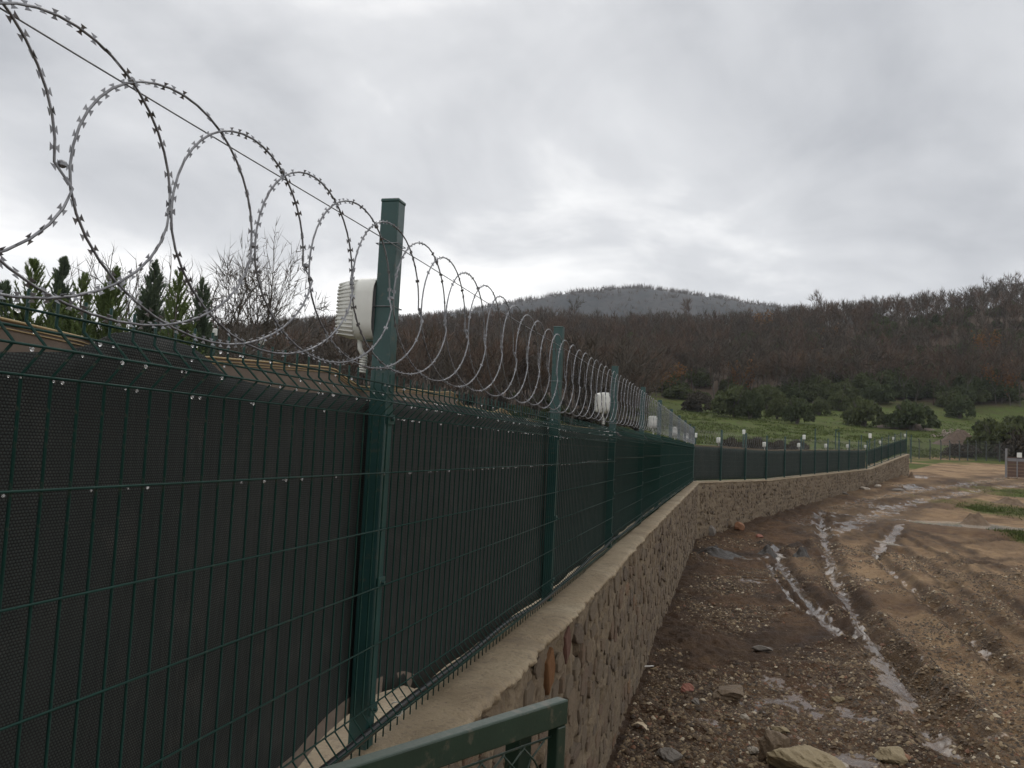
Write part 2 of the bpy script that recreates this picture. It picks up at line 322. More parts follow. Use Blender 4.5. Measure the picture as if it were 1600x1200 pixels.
RUTS = [  # points in the road traced on the ground, half width, depth, wetness
    ([(1212, 852), (1222, 885), (1243, 915), (1268, 942), (1295, 972), (1330, 1005)], 0.16, 0.075, 1.05),
    ([(1200, 882), (1216, 910), (1236, 938), (1262, 962)], 0.07, 0.05, 0.85),
    ([(1283, 800), (1288, 835), (1298, 880), (1316, 930), (1345, 980), (1385, 1035), (1425, 1095), (1480, 1170)], 0.20, 0.06, 0.85),
    ([(1408, 822), (1392, 838), (1376, 854), (1366, 868)], 0.24, 0.05, 0.85),
    ([(1366, 866), (1385, 884), (1408, 904), (1450, 940), (1520, 1000), (1600, 1070)], 0.15, 0.07, 0.6),
    ([(1392, 845), (1440, 880), (1510, 940), (1600, 1010)], 0.17, 0.055, 0.35),
    ([(1410, 838), (1470, 868), (1540, 915), (1620, 975)], 0.11, 0.06, 0.3),
    ([(1430, 832), (1500, 858), (1620, 925)], 0.22, 0.035, 0.3),
    ([(1250, 815), (1300, 795), (1360, 778), (1440, 764), (1530, 753), (1620, 742)], 0.85, 0.06, 0.72),
    ([(1290, 835), (1360, 805), (1430, 785), (1510, 768), (1620, 754)], 0.75, 0.06, 0.70),
    ([(1255, 850), (1300, 900), (1350, 960), (1410, 1030), (1480, 1110)], 0.16, 0.06, 0.25),
    ([(1320, 960), (1380, 1000), (1450, 1065), (1540, 1160)], 0.12, 0.05, 0.3),
    ([(1480, 888), (1540, 878), (1620, 872)], 0.16, 0.04, 0.3), ([(1490, 915), (1560, 905), (1640, 900)], 0.12, 0.05, 0.3),
    ([(1350, 800), (1400, 815), (1470, 822)], 0.20, 0.04, 0.6), ([(1500, 850), (1560, 845), (1640, 842)], 0.14, 0.05, 0.2),
]
RUTW = [(pline(p), w, d, wt) for p, w, d, wt in RUTS]
WETP = [(1250, 1085, 0.55, 0.7), (1300, 1075, 0.4, 0.5), (1430, 1110, 0.5, 0.55), (1175, 908, 0.3, 0.7), (1190, 872, 0.25, 0.8), (1110, 1125, 0.25, 0.5), (1240, 1165, 0.4, 0.5), (1330, 1185, 0.4, 0.6), (1160, 1085, 0.22, 0.6), (1020, 1130, 0.2, 0.45),
        (1430, 745, 1.1, 1.0), (1295, 805, 0.5, 0.9), (1320, 802, 0.4, 0.9), (1350, 1080, 0.45, 0.5), (1400, 1060, 0.4, 0.55), (1190, 1005, 0.5, 0.4), (1210, 1060, 0.35, 0.5), (1420, 812, 0.7, 0.9), (1460, 818, 0.8, 1.0), (1400, 960, .4, .4), (1480, 1000, .5, .4), (1500, 1080, .6, .45), (1330, 1120, .6, .5), (1230, 1100, .8, .55), (1350, 905, .6, .5), (1420, 760, 2.0, .7), (1520, 760, 2.0, .6), (1370, 790, 1.2, .7), (1280, 820, .8, .7), (1450, 1040, .5, .4), (1550, 1140, .5, .4)]
WETW = [(px_ground(a, b)[:2], r, w) for a, b, r, w in WETP]
DARKP = [(1110, 862, 0.9, 0.95), (1150, 865, 0.9, 0.95), (1200, 855, 0.55, 1.0), (1250, 862, 0.5, 1.0), (1280, 880, 0.4, 0.7), (1130, 960, 0.9, 0.5), (1200, 990, 0.8, 0.6), (1300, 1000, 0.6, 0.75), (1340, 1015, 0.4, 0.6), (1080, 1000, 0.6, 0.4), (1110, 1080, 0.4, 0.7), (1160, 1100, 0.4, 0.6), (1010, 1160, 0.4, 0.8), (960, 1190, .3, .7), (1260, 940, .5, .6), (1280, 1030, .5, .7), (1180, 1040, .5, .4), (1060, 930, .7, .7), (1130, 915, .8, .7), (1210, 935, .6, .6), (1240, 1010, .7, .6), (1150, 1020, .7, .5), (1420, 1120, .4, .5), (1340, 1060, .4, .6), (1500, 880, .8, .3), (1540, 910, .8, .4), (1400, 795, 1.2, .5), (1330, 775, 1.0, .6), (1290, 790, 0.8, .5)]
DARKW = [(px_ground(a, b)[:2], r, w) for a, b, r, w in DARKP]
HUMP = [(1200, 855, 0.45, 0.16), (1252, 862, 0.35, 0.17), (1100, 852, 0.8, 0.12), (1090, 872, 0.5, 0.10), (1520, 812, 0.75, 0.0), (1085, 1000, 0.5, 0.05), (1500, 788, 2.0, 0.12)]
HUMPW = [(px_ground(a, b)[:2], r, h) for a, b, r, h in HUMP]
GRASSP = [(1580, 800, 1.7), (1596, 772, 1.8), (1535, 797, 0.8), (1630, 805, 2.4), (1600, 842, 0.6)]
GRASSW = [(px_ground(a, b)[:2], r) for a, b, r in GRASSP]
PUDP = [(1518, 820, 2.7, 2.2), (1600, 777, 1.3, 1.0), (1388, 848, 0.34, 1.0), (1182, 904, 0.42, 0.16), (1180, 873, 0.40, 0.22), (1437, 743, 1.8, 1.6), (1219, 868, 0.16, 0.55)]
PUDW = []
for a_, b_, rx_, ry_ in PUDP:
    c_ = px_ground(a_, b_)[:2]; PUDW.append((c_, rx_, ry_, float(land(*c_)) - 0.03))
def segdist(x, y, P):
    best = np.full(np.shape(x), 1e9)
    for a, b in zip(P[:-1], P[1:]):
        d = b - a; t = np.clip(((x - a[0]) * d[0] + (y - a[1]) * d[1]) / (d @ d), 0, 1)
        best = np.minimum(best, np.hypot(x - a[0] - t * d[0], y - a[1] - t * d[1]))
    return best
def ground_detail(x, y):
    """extra height and colour masks near the road"""
    n = fbm(x * 1.1, y * 1.1, 3, 4); f = fbm(x * 5, y * 5, 4, 4); dz = (n - 0.5) * 0.13 + (f - 0.5) * 0.10 + (fbm(x * 14, y * 14, 41, 3) - 0.5) * 0.055
    nz_ = dz.copy(); wet = np.zeros_like(x); dark = np.zeros_like(x)
    wob = (fbm(x * 2.2, y * 2.2, 8, 3) - 0.5) * 0.22; sp = 0.5 * fbm(x * 3.1, y * 3.1, 12, 4) + 0.5 * fbm(x * 9, y * 9, 13, 4)
    for P, w, d, wt in RUTW:
        near = (x > P[:, 0].min() - 2) & (x < P[:, 0].max() + 2) & (y > P[:, 1].min() - 2) & (y < P[:, 1].max() + 2)
        if not near.any(): continue
        q = segdist(x[near], y[near], P) + wob[near] * w * 3.2 + (f[near] - 0.5) * w * 0.9
        g = np.exp(-(q / w) ** 2); lug = 1 + 0.12 * np.sin(q / w * 9)
        d = d * 1.5; dark[near] = np.maximum(dark[near], np.clip(0.75 * np.exp(-((q - 1.15 * w) / (0.75 * w)) ** 2) * (0.4 + 1.2 * sp[near]) - 0.1, 0, 0.8))
        dz[near] += -d * g * lug + 0.55 * d * np.exp(-((np.abs(q) - 1.9 * w) / (0.7 * w)) ** 2)
        wet[near] = np.maximum(wet[near], np.clip((g * wt * 1.8 - 0.65 + (sp[near] - 0.5) * 2.2), 0, 1))
    for c, r, wt in WETW:
        q = np.hypot((x - c[0]), (y - c[1]) * 0.8) / r + wob * 2.5; g = np.exp(-q * q); wet = np.maximum(wet, np.clip(g * 1.4 * wt - 0.35 + (sp - 0.5) * 2.2, 0, 1) * (g > 0.05)); dz -= 0.035 * g
    for c, r, wt in DARKW:
        q = np.hypot(x - c[0], y - c[1]) / r + wob * 2.0; dark = np.maximum(dark, wt * np.clip(1.5 * np.exp(-q * q) - 0.25 + (sp - 0.5) * 0.8, 0, 1))
    for c, r, h in HUMPW:
        q = np.hypot(x - c[0], y - c[1]) / r + wob * 1.2; dz += h * np.exp(-q * q) * (0.75 + 0.7 * f)
    dz = dz - nz_ * 0.85 * np.clip(wet * 1.3, 0, 1); z0 = land(x, y)
    for c, rx, ry, zl in PUDW:
        q = np.hypot((x - c[0]) / rx, (y - c[1]) / ry); m = np.clip((1.75 - q) / 0.5, 0, 1); m = m * m * (3 - 2 * m)
        sh = np.clip((q + wob * 2.2 - 0.62) / 0.28, 0, 1); sh = np.maximum(sh, np.clip((q - 0.9) / 0.12, 0, 1))
        tgt = zl - 0.05 + sh * 0.085 - z0 + (f - 0.5) * 0.02; dz = dz * (1 - m) + tgt * m; wet = np.maximum(wet, m * 0.5 * (1 - sh * 0.5))
    return dz, wet, dark
# path of the wall top / fence foot
tv = np.array([0.24871, 0.96858]); nv = np.array([0.96858, -0.24871])
A0 = tv * 2.40 - nv * 1.035; C1 = tv * 26.0 - nv * 0.86
T1 = (C1 - A0) / np.linalg.norm(C1 - A0); A_ = A0 - T1 * 5.36
T2 = np.array([math.sin(rad(33)), math.cos(rad(33))]); C2 = C1 + T2 * 2.68 * 11
C3 = at_d(1416, 709, 60.2)[:2]; T3 = (C3 - C2) / np.linalg.norm(C3 - C2); L3 = np.linalg.norm(C3 - C2)
def wallx(y): return None
def side_of_wall(x, y):
    """>0 on the road side of the fence line"""
    d1 = (x - A0[0]) * T1[1] - (y - A0[1]) * T1[0]; d2 = (x - C1[0]) * T2[1] - (y - C1[1]) * T2[0]; d3 = (x - C2[0]) * T3[1] - (y - C2[1]) * T3[0]
    return np.where(y < C1[1], d1, np.where(y < C2[1], d2, d3))
def gz(x, y):
    x = np.atleast_1d(np.asarray(x, float)); y = np.atleast_1d(np.asarray(y, float))
    return land(x, y) + np.where((y > 2) & (y < 75), ground_detail(x, y)[0], 0)
def ground_sheet(name, az, rr):
    A, R_ = np.meshgrid(az, rr); x = np.sin(A) * R_; y = np.cos(A) * R_; na = len(az); nr = len(rr)
    z = land(x, y); dz, wet, dark = ground_detail(x.ravel(), y.ravel()); dz = dz.reshape(x.shape); wet = wet.reshape(x.shape); dark = dark.reshape(x.shape)
    fade = np.clip((75 - np.hypot(x, y)) / 15, 0, 1); z = z + dz * fade + EYE
    n = fbm(x / 5, y / 5, 21, 4); n2 = fbm(x / 1.2, y / 1.2, 22, 4)
    g = np.clip((y - 78 + (n - 0.5) * 26 + np.where(x < 0.52 * y - 3, 8, 0)) / 5, 0, 1)
    azg = np.degrees(np.arctan2(x, np.maximum(y, .1))); leftw = np.clip((9.5 - azg + (n - .5) * 3) / 2, 0, 1) * (y > 84)
    road = np.clip(1 - np.abs(side_of_wall(x, y) - 6) / 10, 0, 1)
    for c, r in GRASSW: g = np.maximum(g, np.clip(1.6 - np.hypot(x - c[0], (y - c[1]) * 0.6) / r + (n2 - 0.5) * 2.5, 0, 1) * 0.9)
    g = np.maximum(g, np.clip((x - 0.60 * y - 6 + (n - 0.5) * 20) / 3, 0, 1) * (y > 18) * 0.8)
    g = np.maximum(g, np.where(side_of_wall(x, y) < -0.5, np.clip((n - 0.3) * 4, 0, 1), 0))
    tan = np.clip((n - 0.45) * 3.2 + np.clip((x - 0.32 * y - 1.0) / 1.6, -0.8, 0.85), 0, 1)
    tan = np.maximum(tan, np.clip((y - 55) / 6, 0, 1)) * np.clip((n2 - 0.2) * 3, 0.25, 1)
    lit = np.clip((y - 163 + (n - 0.5) * 36) / 12, 0, 1)
    lit = np.maximum(lit, leftw)
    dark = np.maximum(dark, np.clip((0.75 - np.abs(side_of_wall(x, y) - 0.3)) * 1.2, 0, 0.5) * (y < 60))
    dark = np.maximum(dark, np.clip((n2 - 0.55) * 2.2, 0, 0.5) * (y < 70) * (1 - tan * 0.6))
    stony = np.clip(1.3 - np.abs(y - 5) / 14, 0, 1) * np.clip((n2 - 0.3) * 3, 0, 1)
    k = np.arange(nr * na).reshape(nr, na)
    f = np.stack([k[:-1, :-1], k[:-1, 1:], k[1:, 1:], k[1:, :-1]], -1).reshape(-1, 4)[:, ::-1]
    me = mesh_np(name, np.stack([x, y, z], -1).reshape(-1, 3), f, M_GROUND, True)
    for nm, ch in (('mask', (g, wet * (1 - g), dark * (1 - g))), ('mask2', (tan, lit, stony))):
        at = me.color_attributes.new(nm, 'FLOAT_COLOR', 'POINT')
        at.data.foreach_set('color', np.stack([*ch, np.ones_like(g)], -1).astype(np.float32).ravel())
    return tag(obj(name, me), kind='structure')
azs = np.radians(np.concatenate([np.arange(-180, -30, 6), np.arange(-30, -6, 1.5), np.arange(-6, 37, 0.11), np.arange(37, 60, 1.5), np.arange(60, 180.1, 6)]))
rr = np.concatenate([[0.02, 1.0, 2.0, 3.0, 4.0], np.geomspace(4.6, 90, 560), np.geomspace(92, 135, 24)])
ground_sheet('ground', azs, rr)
azh = np.radians(np.concatenate([np.arange(-180, -40, 6), np.arange(-40, 50, 0.8), np.arange(50, 180.1, 6)]))
ground_sheet('hillside', azh, np.concatenate([[134.2], np.geomspace(140, 330, 60), np.geomspace(340, 780, 12)]))

# puddles: level water sheets lying in shallow beds that the ground sheet is carved for
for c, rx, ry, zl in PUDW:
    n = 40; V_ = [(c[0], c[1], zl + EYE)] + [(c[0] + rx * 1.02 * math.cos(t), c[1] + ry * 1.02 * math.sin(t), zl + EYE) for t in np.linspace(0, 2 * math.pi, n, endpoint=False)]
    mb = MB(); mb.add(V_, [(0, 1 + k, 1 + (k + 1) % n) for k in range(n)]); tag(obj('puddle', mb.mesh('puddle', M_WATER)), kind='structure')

# ------------------------------------------------------------------ path of wall and fences
L1 = float(np.linalg.norm(C1 - A0)); L2 = 2.68 * 11; LT = L1 + L2 + L3
ZK = ([-20, 3, 6, 11, L1 - 0.5, L1 + 0.5, L1 + 8, L1 + L2, LT, LT + 5], [-0.94, -0.94, -0.90, -0.88, -0.863, -0.853, -0.85, -0.385, 0.77, 1.0])
def foot(a): return np.interp(a, *ZK)
def pbase(a):
    if a <= L1: return A0 + T1 * a, T1
    if a <= L1 + L2: return C1 + T2 * (a - L1), T2
    return C2 + T3 * (a - L1 - L2), T3
def pw(a, b, z, rel=True):
    """world point: a along the path, b towards the road, z above the fence foot"""
    P, T = pbase(a); n = np.array([T[1], -T[0]]); q = P + n * b
    return np.array([q[0], q[1], (z + foot(a) if rel else z) + EYE])
def sweep_pt(a, b):
    for ac, Ta, Tb in ((L1, T1, T2), (L1 + L2, T2, T3)):
        if abs(a - ac) < 1e-6:
            na = np.array([Ta[1], -Ta[0]]); nb = np.array([Tb[1], -Tb[0]]); m = (na + nb) / np.linalg.norm(na + nb); return pbase(ac)[0] + m * b / (m @ na)
    P, T = pbase(a); return P + np.array([T[1], -T[0]]) * b

# ------------------------------------------------------------------ stone wall
FACE = 0.225
wall = empty('stone_wall', tuple(pw(0, FACE, 0) - np.array([0, 0, 1.4])), 'long rubble stone wall with pale mortar top that carries the green fence round the bend', 'wall')
w0 = np.array(wall.location)
aa = [-5.3]
while aa[-1] < LT: aa.append(aa[-1] + min(0.30, max(0.014, 0.0042 * (abs(aa[-1] + 2.4)))))
aa = np.array([a for a in aa if abs(a - L1) > 0.09 and abs(a - L1 - L2) > 0.09 and a < LT] + [L1, L1 + L2, LT]); aa.sort()
nf = 64
def wall_base_z(a):
    q = sweep_pt(a, FACE + 0.02); return float(land(q[0], q[1])) - 0.25
def wall_strip(secs, name, mat, kind=None):
    """secs(a) -> list of (b, z_rel_eye)"""
    V_ = []; m = None
    for a in aa:
        sc = secs(a); m = len(sc); cache = {}
        for b, z in sc:
            q = sweep_pt(a, b); V_.append((q[0] - w0[0], q[1] - w0[1], z + EYE - w0[2]))
    n = len(aa); k = np.arange(n * m).reshape(n, m)
    f = np.stack([k[:-1, :-1], k[1:, :-1], k[1:, 1:], k[:-1, 1:]], -1).reshape(-1, 4)
    me = mesh_np(name, V_, f, mat, True); bm = bmesh.new(); bm.from_mesh(me); bm.verts.ensure_lookup_table()
    bm.faces.new([bm.verts[i] for i in k[-1]][::-1]) if m > 2 else None
    bm.to_mesh(me); bm.free(); return obj(name, me, wall)
def face_secs(a):
    zt = foot(a) - 0.03; zb = wall_base_z(a); z = np.linspace(zb, zt, nf)
    h = (fbm(a * 7 + z * 0, z * 7, 31, 4) - 0.5) * 0.040 + (fbm(a * 30 + z * 0, z * 30, 33, 3) - 0.5) * 0.016
    pit = np.clip(fbm(a * 9 + z * 0, z * 5.5, 35, 3) - 0.60, 0, 0.2) * 0.55
    r = [(FACE - 0.015 + hh - pp, zz) for hh, pp, zz in zip(h, pit, z)]
    return [(-0.24, zb)] + r + [(0.12, zt + 0.004), (-0.24, zt - 0.01)]
wall_strip(face_secs, 'mortar_face', M_MORT)
def cope_secs(a):
    zt = foot(a); e = 0.022 * (vnoise(a * 3.1, 0.5, 41) - 0.45) + 0.030 * (vnoise(a * 11, 0.5, 43) - 0.5) + 0.030 * (vnoise(a * 36, 0.5, 48) - 0.5); lip = 0.022 + 0.028 * vnoise(a * 4.0, 3.3, 44) + 0.02 * vnoise(a * 23, 3.3, 49)
    def tz(b): return zt + (float(fbm(a * 5, b * 5, 45, 3)) - 0.5) * 0.020 - (0.02 * max(0.0, float(vnoise(a * 17, b * 17, 47)) - 0.55) if b > FACE - 0.07 else 0)
    bs = [FACE - 0.018 + e, FACE - 0.05 + e, 0.135, 0.105, 0.07, 0.035, 0.0, -0.08, -0.16, -0.25]
    r = [(FACE - 0.10, zt - lip - 0.02), (FACE - 0.006 + e * 0.6, zt - lip), (FACE + 0.004 + e, zt - lip * 0.6), (FACE + 0.0 + e, zt - 0.016)]
    return r + [(b, tz(b) - (0.006 if i == 0 else 0)) for i, b in enumerate(bs)] + [(-0.25, zt - 0.10)]
wall_strip(cope_secs, 'coping', M_COPE)

def stone_proto(i):
    rg = np.random.default_rng(100 + i); n = 9; ph = np.sort(rg.uniform(0, 2 * np.pi, 1)) + np.linspace(0, 2 * np.pi, n, endpoint=False) + rg.uniform(-0.2, 0.2, n)
    sq = (np.abs(np.cos(ph)) ** 3.5 + np.abs(np.sin(ph)) ** 3.5) ** (-1 / 3.5); rd = sq * rg.uniform(0.74, 1.04, n)
    v = []
    for s, d in ((1.0, -1.3), (0.97, 0.62), (0.89, 0.95), (0.45, 1.0)): v += [(math.cos(p) * r * s, d + (rg.uniform(-0.22, 0.22) if d > -1 else 0), math.sin(p) * r * s) for p, r in zip(ph, rd)]
    v.append((0, 1.0, 0)); f = []
    for k in range(3): f += [(k * n + j, k * n + (j + 1) % n, (k + 1) * n + (j + 1) % n, (k + 1) * n + j) for j in range(n)]
    f += [(3 * n + j, 3 * n + (j + 1) % n, 4 * n) for j in range(n)]
    mb = MB(); mb.add(v, f); return mb
PROT = [stone_proto(i) for i in range(14)]; PME = [p.mesh('stone', M_WST) for p in PROT]
d_ = ray(862, 1048); nn1 = np.array([T1[1], -T1[0]]); q_ = d_ * (((A0 + nn1 * FACE) @ nn1) / (d_[:2] @ nn1)); oa, oz = (q_[:2] - A0) @ T1, q_[2]
d_ = ray(889, 990); q_ = d_ * (((A0 + nn1 * FACE) @ nn1) / (d_[:2] @ nn1)); ra_, rz_ = (q_[:2] - A0) @ T1, q_[2]
def place_stone(me, a, z, w, h, dep, rot):
    P, T = pbase(a); n = np.array([T[1], -T[0]]); q = P + n * (FACE - 0.015)
    c, s = math.cos(rot), math.sin(rot)
    X = np.array([T[0] * c, T[1] * c, s]) * w / 2; Z = np.array([-T[0] * s, -T[1] * s, c]) * h / 2; Y = np.array([n[0], n[1], 0]) * dep
    return X, Y, Z, np.array([q[0], q[1], z + EYE]) - w0
specs = []; a = 0
for row in range(16):
    zlo = 0.0
    a = -2.2 + random.uniform(0, .2)
    while a < LT - 0.2:
        w = random.uniform(0.09, 0.36) * (0.7 if random.random() < 0.35 else 1); specs.append((row, a + w / 2, w)); a += w + random.uniform(0.015, 0.05)
specs.sort(key=lambda t: t[1]); nobj = 0; restV = []; restF = []; vb = 0
ROWH = 0.158
for row, a, w in specs:
    z = foot(a) - 0.10 - ROWH * (row + 0.5) + 0.11 * (float(vnoise(a * 2.1, row * 0.4, 93)) - 0.5) + random.uniform(-0.045, 0.045)
    if z < wall_base_z(a) + 0.12: continue
    if min(abs(a - L1), abs(a - L1 - L2)) < 0.3: continue
    h = ROWH * random.uniform(0.45, 1.12); dep = random.uniform(0.005, 0.016)
    if random.random() < 0.22: dep *= 0.35
    if abs(a - oa) < 0.16 and abs(z - oz) < 0.17 or abs(a - ra_) < 0.14 and abs(z - rz_) < 0.16: continue
    i = random.randrange(14); X, Y, Z, o = place_stone(None, a, z, w, h, dep, random.uniform(-0.25, 0.25))
    if a > 0.1 and nobj < 292:
        ob = obj('stone', PME[i], wall); ob.matrix_local = Matrix(((X[0], Y[0], Z[0], o[0]), (X[1], Y[1], Z[1], o[1]), (X[2], Y[2], Z[2], o[2]), (0, 0, 0, 1))); nobj += 1
    else:
        pv = np.array(PROT[i].v); restV.append(pv[:, :1] * X + pv[:, 1:2] * Y + pv[:, 2:] * Z + o)
        for q in PROT[i].f: restF.append((q[0] + vb, q[1] + vb, q[2] + vb, q[-1] + vb) if len(q) == 4 else (q[0] + vb, q[1] + vb, q[2] + vb, q[2] + vb))
        vb += len(pv)
def mixed_mesh(name, v, f, mat):
    me = bpy.data.meshes.new(name); me.from_pydata([tuple(p) for p in v], [], [q[:3] if len(q) == 4 and q[2] == q[3] else q for q in f]); me.update(); me.materials.append(mat); return me
def m_wallstone_far():
    t = NT('far_wall_stone'); vo = t.node('ShaderNodeTexVoronoi', {'Scale': 3.4}); t.L.new(t.co(), vo.inputs['Vector']); w = t.node('ShaderNodeSeparateColor', {0: vo.outputs['Color']}).outputs[0]; f = t.noise(18, 5, 0.7)
    c = t.ramp(w, [(0.0, (0.11, 0.080, 0.052)), (0.4, (0.165, 0.122, 0.080)), (0.6, (0.085, 0.062, 0.044)), (0.8, (0.185, 0.132, 0.082)), (1.0, (0.215, 0.168, 0.112))])
    return t.fin(t.mix(t.math('MULTIPLY', f, 0.55), c, (0.08, 0.055, 0.036)), 0.85, t.bump(f, 0.6, 0.015))
obj('stones_beyond', mixed_mesh('stones_beyond', np.concatenate(restV), restF, m_wallstone_far()), wall, kind='stuff')
for (a, z, w, h, m, lab) in ((oa, oz, 0.19, 0.22, M_ORANGE, 'rust orange stone showing bare in the mortar above the gate'), (ra_, rz_ - 0.06, 0.16, 0.20, M_REDST, 'dark red stone just under the coping')):
    me = PME[3].copy(); me.materials.clear(); me.materials.append(m); X, Y, Z, o = place_stone(None, a, z, w, h, 0.020, 0.1)
    ob = obj('stone', me, wall); ob['label'] = lab; ob.matrix_local = Matrix(((X[0], Y[0], Z[0], o[0]), (X[1], Y[1], Z[1], o[1]), (X[2], Y[2], Z[2], o[2]), (0, 0, 0, 1)))

# ------------------------------------------------------------------ fences
WPROF = [(0, 0.012), (0, 0.050), (0.040, 0.086), (0, 0.132), (0, 1.007), (0.040, 1.050), (0, 1.088), (0, 1.136)]
HZ = [(0, 1.105), (0.006, 1.076), (0.039, 1.048), (0, 1.007), (0, 0.835), (0, 0.663), (0, 0.490), (0, 0.318), (0, 0.140), (0.039, 0.087), (0, 0.046)]
PB = 0.037                                   # panel wires sit just in front of the posts
def post_mesh(dim=0.056, h=1.69):
    mb = MB(); mb.box((0, 0, h / 2 - 0.05), dim, 0.060, h + 0.10 - 0.008, [(T1[0], T1[1], 0), (-T1[1], T1[0], 0), (0, 0, 1)])
    return bevel(mb.mesh('post', M_POST), 0.004, 2)
def cap_mesh():
    mb = MB(); mb.box((0, 0, 0), 0.059, 0.063, 0.012, [(T1[0], T1[1], 0), (-T1[1], T1[0], 0), (0, 0, 1)]); return bevel(mb.mesh('cap', M_POST), 0.003, 1)
POST = post_mesh(); CAP = cap_mesh()
def clip_mesh():
    mb = MB(); mb.box((0, 0, 0), 0.05, 0.008, 0.03, [(T1[0], T1[1], 0), (-T1[1], T1[0], 0), (0, 0, 1)]); mb.tube([(0, 0, 0), (T1[1] * 0.014, -T1[0] * 0.014, 0)], 0.006, 8); return mb.mesh('panel_clip', M_POST)
CLIP = clip_mesh()
def rot_from_t1(T): return math.atan2(T[1], T[0]) - math.atan2(T1[1], T1[0])
def add_post(fence, o, a, near):
    p = pw(a, 0, 0) - o; P, T = pbase(a - 1e-4); po = obj('post', POST, fence, tuple(p)); po.rotation_euler.z = rot_from_t1(T)
    obj('cap', CAP, po, (0, 0, 1.69))
    if near:
        for z in (0.12, 0.5, 1.0): obj('panel_clip', CLIP, po, (T1[1] * 0.034, -T1[0] * 0.034, z))
    return po
def panel_joined(o, a0, a1, n=46, hz=True):
    mb = MB(); dv = []; 
    for i in range(n):
        a = a0 + (a1 - a0) * (i + 0.5) / n
        mb.tube([pw(a, PB + b, z) - o for b, z in WPROF], 0.0026, 3, False)
    for b, z in HZ: mb.tube([pw(a0, PB + b + 0.005, z) - o, pw(a1, PB + b + 0.005, z) - o], 0.0020, 4, False)
    return mb.mesh('panel', M_WIRE)
ends = {}
def fence_run(label, a_posts, near_panels, group=None):
    o = pw(a_posts[0], 0, 0); f = empty('mesh_fence', tuple(o), label, 'fence', group)
    for i, a in enumerate(a_posts):
        add_post(f, o, a, i in near_panels or i - 1 in near_panels)
    for i, (a0, a1) in enumerate(zip(a_posts[:-1], a_posts[1:])):
        if i in near_panels:
            P, T = pbase(a0); mb = MB(); n1_ = np.array([T[1], -T[0]])
            mb.tube([(n1_[0] * b, n1_[1] * b, z) for b, z in WPROF], 0.0027, 6); vw = mb.mesh('vertical_wire', M_WIRE, True)
            mb = MB(); mb.tube([(0, 0, 0), (T[0] * (a1 - a0), T[1] * (a1 - a0), 0)], 0.0023, 6); hw = mb.mesh('horizontal_wire', M_WIRE, True)
            pa = bpy.data.objects.new('panel', None); COL.objects.link(pa); pa.parent = f; pa.location = tuple(pw(a0, PB, 0) - o); pa.empty_display_size = 0.1
            n = 47
            for k in range(n): s = (a1 - a0) * (k + 0.5) / n; obj('vertical_wire', vw, pa, (T[0] * s, T[1] * s, 0))
            for b, z in HZ: obj('horizontal_wire', hw, pa, (n1_[0] * (b + 0.005), n1_[1] * (b + 0.005), z))
        else: obj('panel', panel_joined(o, a0, a1), f)
    return f, o
posts1 = [-5.36, -2.68] + [2.68 * k for k in range(9)] + [L1]
fence1, fo1 = fence_run('near straight green mesh fence with thick posts along the wall beside the camera', posts1, {1, 2, 3, 4, 5})
posts2 = [L1 + 2.68 * k for k in range(1, 12)]
fence2, fo2 = fence_run('middle run of green fence beyond the bend with dark screening', [L1 + 0.06] + posts2, set())
posts3 = [L1 + L2 + L3 * k / 6 for k in range(1, 7)]
fence3, fo3 = fence_run('far short run of green fence climbing with the wall to its end', [L1 + L2 + 0.06] + posts3, set())

# rain drops hanging under the wires of the near fence
ico = bmesh.new(); bmesh.ops.create_icosphere(ico, subdivisions=1, radius=1.0); ICO = (np.array([v.co[:] for v in ico.verts]), np.array([[v.index for v in f.verts] for f in ico.faces])); ico.free()
def drop_mat():
    t = NT('rain_drop'); return t.fin((0.9, 0.9, 0.9), 0.02, None, **{'Transmission_Weight': 0.75, 'IOR': 1.33})
vs, fs, b_ = [], [], 0
for _ in range(420):
    a = -2.4 + 8.0 * random.random() ** 1.3; bz, hz = random.choice(HZ[:5] + HZ[1:5]); r = random.uniform(0.0016, 0.0038)
    vs.append(ICO[0] * (r, r, r * 1.15) + (pw(a, PB + bz + 0.005, hz - 0.0035 - r * 0.6) - fo1)); fs.append(ICO[1] + b_); b_ += len(ICO[0])
obj('rain_drops', mesh_np('rain_drops', np.concatenate(vs), np.concatenate(fs), drop_mat(), True), fence1, kind='stuff')

